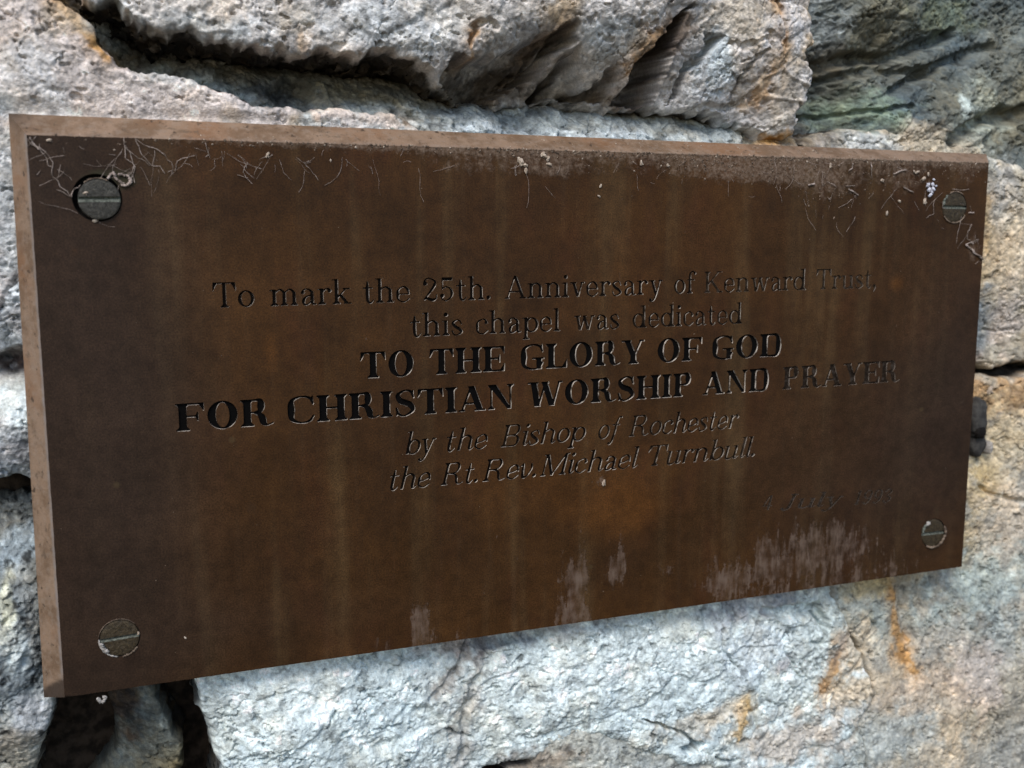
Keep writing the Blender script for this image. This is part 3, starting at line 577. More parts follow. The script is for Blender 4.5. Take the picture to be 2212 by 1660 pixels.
# small brown grey stone at the foot of the picture
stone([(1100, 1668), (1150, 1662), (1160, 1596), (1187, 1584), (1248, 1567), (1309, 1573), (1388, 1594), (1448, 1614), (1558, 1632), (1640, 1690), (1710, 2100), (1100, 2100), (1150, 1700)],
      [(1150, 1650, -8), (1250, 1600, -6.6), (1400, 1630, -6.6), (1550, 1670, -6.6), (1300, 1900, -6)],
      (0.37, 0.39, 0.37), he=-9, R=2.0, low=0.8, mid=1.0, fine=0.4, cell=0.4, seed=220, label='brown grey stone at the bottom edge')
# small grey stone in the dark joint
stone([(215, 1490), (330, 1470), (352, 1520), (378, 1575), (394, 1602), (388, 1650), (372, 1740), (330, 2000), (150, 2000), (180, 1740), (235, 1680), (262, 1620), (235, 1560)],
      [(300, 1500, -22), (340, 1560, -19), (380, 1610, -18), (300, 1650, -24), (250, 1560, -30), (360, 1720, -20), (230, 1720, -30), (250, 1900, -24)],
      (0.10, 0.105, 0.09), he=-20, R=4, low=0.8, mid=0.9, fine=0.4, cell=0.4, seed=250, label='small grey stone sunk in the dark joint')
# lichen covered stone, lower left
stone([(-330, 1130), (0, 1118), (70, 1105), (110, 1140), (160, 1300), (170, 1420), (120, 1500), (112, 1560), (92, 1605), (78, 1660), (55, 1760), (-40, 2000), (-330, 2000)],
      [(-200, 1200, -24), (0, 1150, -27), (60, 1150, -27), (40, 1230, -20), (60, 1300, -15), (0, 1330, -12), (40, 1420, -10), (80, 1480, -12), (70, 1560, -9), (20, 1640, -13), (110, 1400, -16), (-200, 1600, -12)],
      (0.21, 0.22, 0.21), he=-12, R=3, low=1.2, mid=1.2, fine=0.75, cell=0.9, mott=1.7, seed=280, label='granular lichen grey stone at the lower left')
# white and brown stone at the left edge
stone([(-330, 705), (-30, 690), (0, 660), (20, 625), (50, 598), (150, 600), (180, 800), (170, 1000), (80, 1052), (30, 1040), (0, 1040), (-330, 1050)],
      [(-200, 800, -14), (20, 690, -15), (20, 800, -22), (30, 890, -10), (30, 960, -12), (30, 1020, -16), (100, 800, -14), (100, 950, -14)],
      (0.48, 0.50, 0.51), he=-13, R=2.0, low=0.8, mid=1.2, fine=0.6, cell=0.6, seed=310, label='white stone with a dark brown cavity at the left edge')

# mortar bed deep behind the stones
def mortar_bed():
    us = np.arange(-60, 400, 2.5); ys = np.arange(-110, 280, 2.5)
    X, Y = np.meshgrid(us, ys)
    h = -40 + 3 * fbm(X / 14, Y / 14, 601, 3) + 1.2 * fbm(X / 4, Y / 4, 605, 2)
    idx = np.arange(X.size).reshape(X.shape)
    V = np.stack([X.ravel() / 1000, -h.ravel() / 1000, Z0 - Y.ravel() / 1000], 1)
    FA = np.stack([idx[:-1, :-1].ravel(), idx[1:, :-1].ravel(), idx[1:, 1:].ravel(), idx[:-1, 1:].ravel()], 1)
    mesh_obj('mortar', V, FA, MORTAR, wall, True)
mortar_bed()

# ------------------------------------------------------------------ letters
def stroke(pts):
    P = np.array(pts, float)
    n = len(P)
    out = []
    for i in range(n - 1):
        p0 = P[max(i - 1, 0)]; p1 = P[i]; p2 = P[i + 1]; p3 = P[min(i + 2, n - 1)]
        for t in np.linspace(0, 1, 12, endpoint=(i == n - 2)):
            out.append(0.5 * ((2 * p1) + (-p0 + p2) * t + (2 * p0 - 5 * p1 + 4 * p2 - p3) * t * t + (-p0 + 3 * p1 - 3 * p2 + p3) * t ** 3))
    return ('st', np.array(out))
def bx(x0, y0, x1, y1): return ('bx', x0, y0, x1, y1)
def pg(*p): return ('pg', np.array(p, float))
def ring(cx, cy, rx, ry, wx, wy): return ('rg', cx, cy, rx, ry, wx, wy)
def dot(x, y, r): return ('st', np.array([[x, y, 2 * r]]))
def dg(x0, y0, x1, y1, w):
    """slanted stem with level ends, w measured along x"""
    return pg((x0 - w / 2, y0), (x0 + w / 2, y0), (x1 + w / 2, y1), (x1 - w / 2, y1))

XH = 0.66
def glyph(ch, s, t, e, ital):
    """returns advance width and a list of shapes, cap height 1"""
    g = []
    def serif(x, y, up, l=e, r=e, w=s):
        y0, y1 = (y, y + t) if up else (y - t, y)
        g.append(bx(x - w / 2 - l, y0, x + w / 2 + r, y1))
        k = t * 1.1
        yy = y1 if up else y0; d = 1 if up else -1
        if l > 0: g.append(pg((x - w / 2 - l * 0.6, yy), (x - w / 2, yy), (x - w / 2, yy + d * k)))
        if r > 0: g.append(pg((x + w / 2 + r * 0.6, yy), (x + w / 2, yy), (x + w / 2, yy + d * k)))
    def stem(x, y0, y1, f=True, hd=True, w=s):
        g.append(bx(x - w / 2, y0, x + w / 2, y1))
        if f: serif(x, y0, True, w=w)
        if hd == 'l':
            g.append(pg((x - w / 2 - e * 1.2, y1 - t * 0.9), (x - w / 2 - e * 1.2, y1 - t * 0.2), (x + w / 2, y1), (x + w / 2, y1 - t * 1.2)))
        elif hd: serif(x, y1, False, w=w)
    q = s * 0.62
    if ch.isupper():
        x1 = e + s / 2
        if ch == 'I': stem(x1, 0, 1); return 2 * e + s, g
        if ch == 'H':
            W_ = 0.90 + s * 0.3; x2 = W_ - x1
            stem(x1, 0, 1); stem(x2, 0, 1); g.append(bx(x1, 0.47, x2, 0.47 + t)); return W_, g
        if ch == 'E' or ch == 'F':
            W_ = 0.76 + s * 0.3
            stem(x1, 0, 1, True, True); g.append(bx(x1, 1 - t, W_, 1)); g.append(pg((W_ - 0.02, 1), (W_, 1), (W_, 0.70), (W_ - 0.03, 0.70), (W_ - 0.15, 1 - t)))
            g.append(bx(x1, 0.48, W_ - 0.2, 0.48 + t)); g.append(pg((W_ - 0.17, 0.68), (W_ - 0.21, 0.68), (W_ - 0.27, 0.52), (W_ - 0.21, 0.34), (W_ - 0.17, 0.34)))
            if ch == 'E':
                g.append(bx(x1, 0, W_, t)); g.append(pg((W_ + 0.01, 0.32), (W_ - 0.02, 0.32), (W_ - 0.17, t), (W_, 0)))
            return W_, g
        if ch == 'L':
            W_ = 0.72 + s * 0.3
            stem(x1, 0, 1); g.append(bx(x1, 0, W_, t)); g.append(pg((W_ + 0.01, 0.36), (W_ - 0.02, 0.36), (W_ - 0.18, t), (W_, 0))); return W_, g
        if ch == 'T':
            W_ = 0.80 + s * 0.4; c = W_ / 2
            stem(c, 0, 1, True, False); g.append(bx(0.02, 1 - t, W_ - 0.02, 1))
            g.append(pg((0.02, 1), (0.0, 0.66), (0.03, 0.66), (0.17, 1 - t))); g.append(pg((W_ - 0.02, 1), (W_, 0.66), (W_ - 0.03, 0.66), (W_ - 0.17, 1 - t))); return W_, g
        if ch == 'N':
            W_ = 0.92 + s * 0.2
            stem(e + t / 2 + 0.02, 0, 1, True, True, t); stem(W_ - e - t / 2 - 0.02, 0, 1, False, True, t)
            g.append(pg((0.02, 1), (e + s, 1), (W_ - e - 0.02, 0), (W_ - e - s * 0.7, 0))); return W_, g
        if ch == 'M':
            W_ = 1.08; stem(e + t / 2, 0, 1, True, False, t * 1.1); stem(W_ - e - s / 2, 0, 1, True, False)
            g.append(bx(0, 1 - t, e + s * 0.8, 1)); g.append(bx(W_ - e - s * 0.9, 1 - t, W_, 1))
            g.append(dg(W_ / 2 - 0.04, 0, e + s * 0.5, 1, s)); g.append(dg(W_ / 2 - 0.06, 0, W_ - e - s * 0.6, 1, t * 1.2)); return W_, g
        if ch == 'O':
            W_ = 0.90 + s * 0.25; g.append(ring(W_ / 2, 0.5, W_ / 2 - 0.03, 0.52, s * 1.05, t)); return W_, g
        if ch in 'CG':
            W_ = 0.86 + s * 0.2
            g.append(stroke([(W_ - 0.06, 0.72, t * 1.1), (W_ - 0.17, 0.93, t * 1.3), (0.46, 0.985, t), (0.19, 0.84, q), (0.05 + s / 2, 0.5, s), (0.19, 0.16, q), (0.46, 0.015, t), (W_ - 0.17, 0.07, t * 1.3), (W_ - 0.05, 0.26, t)]))
            g.append(pg((W_ - 0.05, 1.01), (W_ - 0.085, 1.01), (W_ - 0.17, 0.88), (W_ - 0.06, 0.66), (W_ - 0.035, 0.66)))
            if ch == 'G':
                g.append(bx(W_ - 0.08 - s * 0.85, 0.0, W_ - 0.07, 0.44)); g.append(bx(W_ - 0.12 - s - e, 0.40, W_ + 0.02, 0.40 + t)); W_ += 0.02
            return W_, g
        if ch == 'S':
            W_ = 0.64 + s * 0.3
            g.append(stroke([(W_ - 0.07, 0.70, t), (W_ - 0.16, 0.93, t * 1.2), (0.36, 0.985, t), (0.05 + q / 2, 0.82, q), (0.2, 0.60, s * 0.9), (W_ / 2, 0.52, s), (W_ - 0.18, 0.42, s * 0.9), (W_ - 0.03 - q / 2, 0.2, q), (0.36, 0.012, t), (0.16, 0.07, t * 1.2), (0.07, 0.31, t)]))
            g.append(pg((W_ - 0.06, 1.0), (W_ - 0.10, 1.0), (W_ - 0.16, 0.9), (W_ - 0.06, 0.66))); g.append(pg((0.05, 0.0), (0.09, 0.0), (0.16, 0.1), (0.06, 0.33))); return W_, g
        if ch in 'RPB':
            W_ = {'R': 0.92, 'P': 0.76, 'B': 0.82}[ch] + s * 0.2
            r = 0.66 + s * 0.2
            stem(x1, 0, 1)
            g.append(stroke([(x1, 1 - t / 2, t), (x1 + 0.2, 1 - t / 2, t), (r - 0.12, 0.95, q), (r - s / 2 + 0.03, 0.755, s), (r - 0.12, 0.56, q), (x1 + 0.2, 0.51, t), (x1, 0.51, t)]))
            if ch == 'R': g.append(stroke([(x1 + 0.2, 0.51, t), (r - 0.14, 0.44, q), (r - 0.06, 0.30, s * 0.95), (r - 0.02, 0.12, s * 0.8), (r + 0.09, 0.025, t), (W_, 0.09, t * 0.8)]))
            if ch == 'B': g.append(stroke([(x1, 0.51, t), (x1 + 0.24, 0.51, t), (r - 0.06, 0.45, q), (r + 0.08 - s / 2, 0.26, s), (r - 0.06, 0.06, q), (x1 + 0.2, t / 2, t), (x1, t / 2, t)]))
            return W_, g
        if ch == 'D':
            W_ = 0.88 + s * 0.2; stem(x1, 0, 1)
            g.append(stroke([(x1, 1 - t / 2, t), (x1 + 0.18, 1 - t / 2, t), (W_ - 0.22, 0.92, q), (W_ - 0.03 - s / 2, 0.5, s), (W_ - 0.22, 0.08, q), (x1 + 0.18, t / 2, t), (x1, t / 2, t)])); return W_, g
        if ch == 'A':
            W_ = 0.92 + s * 0.15; a = W_ * 0.47
            g.append(dg(e + 0.03, 0, a, 1, t * 1.2)); g.append(dg(W_ - e - s / 2 + 0.01, 0, a + 0.02 - s * 0.1, 1.0, s)); g.append(bx(e + 0.12, 0.28, W_ - 0.28, 0.28 + t))
            g.append(bx(0, 0, 2 * e + 0.06, t)); g.append(bx(W_ - 2 * e - s, 0, W_, t)); return W_, g
        if ch == 'Y':
            W_ = 0.90 + s * 0.1; c = W_ * 0.52
            stem(c, 0, 0.46, True, False); g.append(dg(c, 0.36, e + s * 0.6, 1, s)); g.append(dg(c + s * 0.22, 0.38, W_ - e - 0.05, 1, t * 1.3))
            g.append(bx(0, 1 - t, 2 * e + s, 1)); g.append(bx(W_ - 2.6 * e, 1 - t, W_, 1)); return W_, g
        if ch == 'W':
            W_ = 1.30; g.append(dg(0.36, 0, e + s * 0.6, 1, s)); g.append(dg(0.40, 0, 0.66, 0.98, t * 1.2)); g.append(dg(0.90, 0, 0.62, 1, s)); g.append(dg(0.94, 0, W_ - e - 0.03, 1, t * 1.2))
            g.append(bx(0, 1 - t, 2 * e + s, 1)); g.append(bx(0.50, 1 - t, 0.62 + s / 2 + e * 0.6, 1)); g.append(bx(W_ - 2.2 * e, 1 - t, W_, 1)); return W_, g
        if ch == 'K':
            W_ = 0.92; stem(x1, 0, 1); g.append(dg(x1 + 0.05, 0.38, W_ - 0.2, 1, t * 1.4)); g.append(dg(W_ - e - s * 0.5, 0, x1 + 0.2, 0.56, s * 1.1))
            g.append(bx(W_ - 0.32, 1 - t, W_ - 0.04, 1)); g.append(bx(W_ - 2 * e - s, 0, W_, t)); return W_, g
        if ch == 'J':
            W_ = 0.5; g.append(stroke([(0.05, 0.0, t), (0.14, -0.1, t), (0.26, 0.05, s), (0.28, 0.3, s), (0.28, 0.97, s)])); serif(0.28, 1, False); g.append(dot(0.06, 0.02, s * 0.6)); return W_, g
    f = not ital
    def foot(x, y=0):          # italic exit hook instead of a slab
        if ital: g.append(stroke([(x, 0.16, s), (x + 0.02, 0.05, s * 0.8), (x + 0.08, 0.0 + t / 2, t), (x + 0.17, 0.12, t * 0.8)]))
    def lstem(x, y0, y1, ft=True, hd='l'):
        if ital and ft:
            stem(x, y0 + 0.1, y1, False, hd); foot(x)
        else: stem(x, y0, y1, ft, hd)
    x1 = e + s / 2; n_w = 0.66
    def arch(xa, xb, last=True):
        g.append(stroke([(xa, XH - 0.2, t), (xa + 0.10, XH - 0.06, t), ((xa + xb) / 2 + 0.05, XH - 0.005, t * 1.2), (xb - 0.015, XH - 0.12, s * 0.85), (xb, XH - 0.25, s)]))
        if ital and not last: g.append(bx(xb - s / 2, 0, xb + s / 2, XH - 0.2))
        elif ital: g.append(bx(xb - s / 2, 0.1, xb + s / 2, XH - 0.2)); foot(xb)
        else: g.append(bx(xb - s / 2, 0, xb + s / 2, XH - 0.2)); serif(xb, 0, True, e * 0.8, e * 0.8)
    if ch == 'o': g.append(ring(0.31, XH / 2, 0.30, XH / 2 + 0.01, s, t)); return 0.62, g
    if ch == 'n': stem(x1, 0, XH, f, 'l'); arch(x1, n_w - x1 + 0.04); return n_w + 0.05, g
    if ch == 'h': stem(x1, 0, 1.03, f, 'l'); arch(x1, n_w - x1 + 0.04); return n_w + 0.05, g
    if ch == 'm': stem(x1, 0, XH, f, 'l'); arch(x1, x1 + 0.36, False); arch(x1 + 0.36, x1 + 0.72); return x1 * 2 + 0.74, g
    if ch == 'r':
        stem(x1, 0, XH, f, 'l'); g.append(stroke([(x1, XH - 0.24, t), (x1 + 0.10, XH - 0.07, t), (x1 + 0.22, XH - 0.01, t * 1.2), (x1 + 0.30, XH - 0.07, s * 0.7)])); g.append(dot(x1 + 0.29, XH - 0.10, s * 0.6)); return 0.50, g
    if ch == 'i': lstem(x1, 0, XH); g.append(dot(x1, XH + 0.24, s * 0.7)); return x1 * 2, g
    if ch == 'l': lstem(x1, 0, 1.03); return x1 * 2, g
    if ch == 'k':
        stem(x1, 0, 1.03, f, 'l'); g.append(dg(x1 + 0.03, 0.24, 0.52, XH, t * 1.3)); g.append(dg(0.56, 0, x1 + 0.15, 0.38, s * 1.1))
        g.append(bx(0.38, XH - t, 0.66, XH)); g.append(bx(0.42, 0, 0.70, t)); return 0.68, g
    if ch == 't':
        g.append(stroke([(x1 + 0.03, 0.88, t), (x1 + 0.03, XH, s), (x1 + 0.03, 0.2, s), (x1 + 0.07, 0.05, s * 0.8), (x1 + 0.16, 0.01, t * 1.2), (x1 + 0.27, 0.13, t * 0.8)])); g.append(bx(0, XH - t, x1 + 0.24, XH)); return 0.45, g
    if ch == 'u': stem(x1, 0.14, XH, False, 'l'); g.append(stroke([(x1, 0.2, s), (x1 + 0.03, 0.05, s * 0.85), (x1 + 0.18, 0.012, t * 1.2), (x1 + 0.34, 0.12, t)])); stem(x1 + 0.40, 0, XH, f, 'l'); foot(x1 + 0.40); return x1 * 2 + 0.42, g
    if ch in 'cea':
        if ch == 'c':
            g.append(stroke([(0.46, XH - 0.17, s * 0.8), (0.43, XH - 0.05, t * 1.1), (0.31, XH - 0.008, t), (0.11, XH - 0.13, q), (0.02 + s / 2, XH / 2, s), (0.11, 0.11, q), (0.33, 0.01, t), (0.52, 0.15, t)])); g.append(dot(0.455, XH - 0.16, s * 0.58)); return 0.54, g
        if ch == 'e':
            g.append(stroke([(0.08, XH / 2 + 0.01, t), (0.51, XH / 2 + 0.01, t)]) if f else stroke([(0.10, XH / 2 - 0.05, t), (0.36, XH / 2 + 0.02, t), (0.50, XH / 2 + 0.14, t)]))
            g.append(stroke([(0.52, XH / 2 + 0.01, t), (0.46, XH - 0.12, s * 0.8), (0.31, XH - 0.008, t), (0.11, XH - 0.14, q), (0.02 + s / 2, XH / 2, s), (0.11, 0.11, q), (0.33, 0.01, t), (0.53, 0.15, t)])); return 0.57, g
        g.append(stroke([(0.09, XH - 0.16, s * 0.8), (0.14, XH - 0.04, t * 1.1), (0.28, XH - 0.01, t), (0.42, XH - 0.12, s * 0.8), (0.44, XH - 0.25, s), (0.44, 0.16, s), (0.47, 0.04, s * 0.7), (0.58, 0.04, t)])); g.append(dot(0.10, XH - 0.15, s * 0.55))
        g.append(stroke([(0.43, XH - 0.25, t), (0.22, XH - 0.33, t * 1.2), (0.06 + s / 2, 0.18, s), (0.15, 0.03, t * 1.4), (0.28, 0.03, t * 1.1), (0.43, 0.16, t)])); return 0.60, g
    if ch == 's':
        g.append(stroke([(0.42, XH - 0.18, t), (0.35, XH - 0.04, t), (0.24, XH - 0.01, t), (0.08, XH - 0.12, s * 0.8), (0.16, XH - 0.27, s), (0.33, 0.27, s), (0.42, 0.13, s * 0.8), (0.25, 0.01, t), (0.11, 0.04, t), (0.05, 0.19, t)])); return 0.49, g
    if ch in 'dp b'.replace(' ', ''):
        if ch == 'b': g.append(bx(x1 - s / 2, 0.02, x1 + s / 2, 1.03)); stem(x1, 0.5, 1.03, False, 'l'); g.append(ring(x1 + 0.25, XH / 2, 0.30, XH / 2 + 0.005, s, t)); return 0.66, g
        if ch == 'p': g.append(ring(x1 + 0.25, XH / 2, 0.30, XH / 2 + 0.005, s, t)); stem(x1, -0.32, XH, True, 'l'); return 0.68, g
        g.append(ring(0.31, XH / 2, 0.30, XH / 2 + 0.005, s, t)); lstem(0.56, 0, 1.03); return 0.72, g
    if ch == 'f':
        if ital: g.append(stroke([(0.02, -0.22, t), (0.10, -0.28, t), (0.19, -0.1, s), (0.24, 0.3, s), (0.26, 0.75, s), (0.34, 0.98, t * 1.2), (0.46, 0.97, s * 0.7)])); g.append(dot(0.03, -0.22, s * 0.5))
        else:
            stem(x1 + 0.03, 0, 0.8, True, False); g.append(stroke([(x1 + 0.03, 0.75, s), (x1 + 0.05, 0.92, s * 0.8), (x1 + 0.18, 1.02, t * 1.2), (x1 + 0.30, 0.95, s * 0.7)])); g.append(dot(x1 + 0.29, 0.93, s * 0.55))
        g.append(bx(0.04, XH - t, 0.44, XH)); return 0.46, g
    if ch in 'vyw':
        if ch == 'w':
            W_ = 0.98; g.append(dg(0.28, 0, e + s * 0.5, XH, s)); g.append(dg(0.31, 0, 0.50, XH, t * 1.3)); g.append(dg(0.66, 0, 0.47, XH, s)); g.append(dg(0.69, 0, W_ - e - 0.04, XH, t * 1.3))
            g.append(bx(0, XH - t, 2 * e + s, XH)); g.append(bx(0.40, XH - t, 0.60, XH)); g.append(bx(W_ - 2.4 * e, XH - t, W_, XH)); return W_, g
        W_ = 0.66
        if ch == 'v' and ital:
            g.append(stroke([(0.02, XH - 0.1, t), (0.10, XH - 0.03, s * 0.7), (0.13, 0.3, s), (0.20, 0.04, s), (0.36, 0.1, t * 1.3), (0.50, 0.4, t * 1.3), (0.46, XH - 0.05, s * 0.7)])); return 0.56, g
        g.append(dg(0.35, 0, e + s * 0.5, XH, s)); g.append(bx(0, XH - t, 2 * e + s, XH)); g.append(bx(W_ - 2.4 * e, XH - t, W_, XH))
        if ch == 'v': g.append(dg(0.36, 0, W_ - e - 0.03, XH, t * 1.3))
        else: g.append(stroke([(W_ - e - 0.03, XH, t * 1.2), (0.37, 0.02, t * 1.4), (0.27, -0.22, t * 1.4), (0.16, -0.31, t * 1.2), (0.08, -0.25, s * 0.7)])); g.append(dot(0.09, -0.25, s * 0.55))
        return W_, g
    if ch == '.': g.append(dot(0.1, s * 0.7, s * 0.7)); return 0.2, g
    if ch == ',': g.append(stroke([(0.1, s * 0.7, s * 1.3), (0.14, 0, s * 0.8), (0.06, -0.17, t)])); return 0.22, g
    if ch == '2': g.append(stroke([(0.10, 0.74, s), (0.12, 0.90, t * 1.2), (0.28, 0.98, t), (0.50, 0.86, q), (0.50, 0.68, s), (0.34, 0.42, s * 0.8), (0.10, 0.10, t * 1.3)])); g.append(stroke([(0.08, 0.07, t), (0.2, 0.12, s * 0.8), (0.42, 0.05, s), (0.56, 0.12, t * 1.2), (0.58, 0.26, t)])); g.append(dot(0.12, 0.75, s * 0.7)); return 0.64, g
    if ch == '5': g.append(stroke([(0.11, 0.22, s), (0.12, 0.08, t), (0.28, 0.01, t), (0.47, 0.14, q), (0.52, 0.32, s), (0.45, 0.52, q), (0.28, 0.60, t), (0.12, 0.50, t)])); g.append(bx(0.10, 0.50, 0.10 + t, 0.98)); g.append(pg((0.10, 1.0), (0.52, 1.0), (0.56, 1.04), (0.54, 0.86), (0.10, 0.86))); g.append(dot(0.12, 0.22, s * 0.7)); return 0.64, g
    if ch == '1': stem(0.25, 0, 0.98, True, False); g.append(dg(0.2, 0.84, 0.1, 0.80, 0.1)); return 0.5, g
    if ch == '4': g.append(bx(0.36, 0, 0.36 + s, 0.98)); g.append(dg(0.06, 0.28, 0.36, 0.98, t * 1.3)); g.append(bx(0.03, 0.26, 0.62, 0.26 + t)); return 0.64, g
    if ch == '9': g.append(ring(0.30, 0.68, 0.27, 0.31, s, t)); g.append(stroke([(0.50, 0.66, s), (0.46, 0.3, s), (0.3, 0.03, t), (0.12, 0.1, s)])); return 0.62, g
    if ch == '3': g.append(stroke([(0.10, 0.82, s), (0.26, 0.98, t), (0.46, 0.78, s), (0.26, 0.54, t), (0.50, 0.30, s), (0.28, 0.01, t), (0.08, 0.16, s)])); return 0.60, g
    return 0.4, g

def contours(ch, s, t, e, ital, cell=0.022):
    w, prims = glyph(ch, s, t, e, ital)
    xs = np.arange(-0.16, w + 0.3, cell); ys = np.arange(-0.46, 1.16, cell)
    X, Y = np.meshgrid(xs, ys)
    F = np.full(X.shape, 9.0)
    for p in prims:
        k = p[0]
        if k == 'bx':
            x0, x1 = sorted((p[1], p[3])); y0, y1 = sorted((p[2], p[4]))
            f = np.maximum(np.abs(X - (x0 + x1) / 2) - (x1 - x0) / 2, np.abs(Y - (y0 + y1) / 2) - (y1 - y0) / 2)
        elif k == 'pg': f = -sdf(X, Y, p[1])
        elif k == 'rg':
            _, cx, cy, rx, ry, wx, wy = p
            a = (np.hypot((X - cx) / rx, (Y - cy) / ry) - 1) * min(rx, ry)
            b = (np.hypot((X - cx) / (rx - wx), (Y - cy) / (ry - wy)) - 1) * min(rx - wx, ry - wy)
            f = np.maximum(a, -b)
        else:
            Q = p[1]; f = np.full(X.shape, 9.0)
            for q in Q: f = np.minimum(f, np.hypot(X - q[0], Y - q[1]) - abs(q[2]) / 2)
        F = np.minimum(F, f)
    F = np.where(np.abs(F) < 1e-6, 1e-6, F)
    F[0, :] = F[-1, :] = 9; F[:, 0] = F[:, -1] = 9
    I = F < 0
    code = I[:-1, :-1] * 1 + I[:-1, 1:] * 2 + I[1:, 1:] * 4 + I[1:, :-1] * 8
    nxt = {}; pos = {}
    def ept(k, i, j):   # edge key: ('h', row, col) between (i,j)-(i,j+1); ('v') between (i,j)-(i+1,j)
        key = (k, i, j)
        if key not in pos:
            a = F[i, j]; b = F[i, j + 1] if k == 'h' else F[i + 1, j]
            t_ = min(max(a / (a - b), 0.02), 0.98)
            pos[key] = (xs[j] + t_ * cell, ys[i]) if k == 'h' else (xs[j], ys[i] + t_ * cell)
        return key
    T = {1: [('v', 0, 0, 'h', 0, 0)], 2: [('h', 0, 0, 'v', 0, 1)], 3: [('v', 0, 0, 'v', 0, 1)], 4: [('v', 0, 1, 'h', 1, 0)], 6: [('h', 0, 0, 'h', 1, 0)],
         7: [('v', 0, 0, 'h', 1, 0)], 8: [('h', 1, 0, 'v', 0, 0)], 9: [('h', 1, 0, 'h', 0, 0)], 11: [('h', 1, 0, 'v', 0, 1)], 12: [('v', 0, 1, 'v', 0, 0)],
         13: [('v', 0, 1, 'h', 0, 0)], 14: [('h', 0, 0, 'v', 0, 0)], 5: [('v', 0, 0, 'h', 0, 0), ('v', 0, 1, 'h', 1, 0)], 10: [('h', 0, 0, 'v', 0, 1), ('h', 1, 0, 'v', 0, 0)]}
    for i, j in zip(*np.nonzero((code > 0) & (code < 15))):
        for a0, ai, aj, b0, bi, bj in T[int(code[i, j])]:
            nxt[ept(a0, i + ai, j + aj)] = ept(b0, i + bi, j + bj)
    loops = []
    while nxt:
        k0, k = next(iter(nxt.items())); del nxt[k0]
        L = [pos[k0]]
        while k in nxt:
            L.append(pos[k]); k = nxt.pop(k)
        P = np.array(L)
        # thin out straight runs
        out = [P[0]]
        for m in range(1, len(P) - 1):
            a = out[-1]; b = P[m]; c = P[m + 1]
            v1 = b - a; v2 = c - b
            cr = abs(v1[0] * v2[1] - v1[1] * v2[0]) / (np.hypot(*v1) * np.hypot(*v2) + 1e-12)
            if cr > 0.10 or np.hypot(*v1) > 0.25: out.append(b)
        if len(P) > 2: out.append(P[-1])
        if len(out) >= 3:
            P = np.array(out)
            if ital: P[:, 0] += 0.24 * P[:, 1]
            loops.append(P)
    return w, loops

STY = {'reg': (0.130, 0.060, 0.085, False), 'bold': (0.235, 0.075, 0.085, False), 'ital': (0.125, 0.062, 0.08, True)}
cache = {}
def gl(ch, st):
    if (ch, st) not in cache: cache[(ch, st)] = contours(ch, *STY[st])
    return cache[(ch, st)]

# each line: style, cap height (mm), depth (mm), floor material, baseline px points, words with their left and right ends in the photo
LINES = [
    ('reg', 6.6, 0.55, FLOOR_THIN, ((480, 665), (1888, 622)), [('To', 460, 550, .05), ('mark', 583, 759, .1), ('the', 784, 886, .2), ('25th.', 914, 1060, .25), ('Anniversary', 1090, 1431, .35), ('of', 1456, 1503, .5), ('Kenward', 1521, 1741, .62), ('Trust,', 1762, 1892, .85)]),
    ('reg', 6.6, 0.55, FLOOR_THIN, ((886, 728.6), (1603, 699.4)), [('this', 886, 1000, .2), ('chapel', 1028, 1210, .2), ('was', 1240, 1338, .4), ('dedicated', 1366, 1603, .5)]),
    ('bold', 7.4, 0.65, FLOOR_BOLD, ((793, 818), (1686, 769.6)), [('TO', 779, 894, .0), ('THE', 928, 1091, .05), ('GLORY', 1125, 1392, .05), ('OF', 1420, 1516, .1), ('GOD', 1538, 1687, .35)]),
    ('bold', 7.4, 0.65, FLOOR_BOLD, ((390, 932.7), (1942, 824.7)), [('FOR', 381, 592, .0), ('CHRISTIAN', 622, 1110, .0), ('WORSHIP', 1140, 1492, .05), ('AND', 1518, 1660, .15), ('PRAYER', 1690, 1943, .75)]),
    ('ital', 6.6, 0.55, FLOOR_THIN, ((877, 983.5), (1596, 925)), [('by', 876, 943, .35), ('the', 966, 1054, .35), ('Bishop', 1081, 1266, .4), ('of', 1292, 1345, .5), ('Rochester', 1358, 1596, .5)]),
    ('ital', 6.6, 0.55, FLOOR_THIN, ((844, 1060), (1616, 988)), [('the', 843, 931, .35), ('Rt.', 952, 1032, .1), ('Rev.', 1042, 1158, .2), ('Michael', 1166, 1381, .4), ('Turnbull.', 1400, 1630, .6)]),
    ('ital', 5.0, 0.16, FLOOR_THIN, ((1647, 1103), (1927, 1085.6)), [('4', 1647, 1668, 1.25), ('July', 1685, 1822, 1.15), ('1993', 1845, 1927, 1.3)]),
]
LET = []     # (loops in mm, depth, floor material, wear)
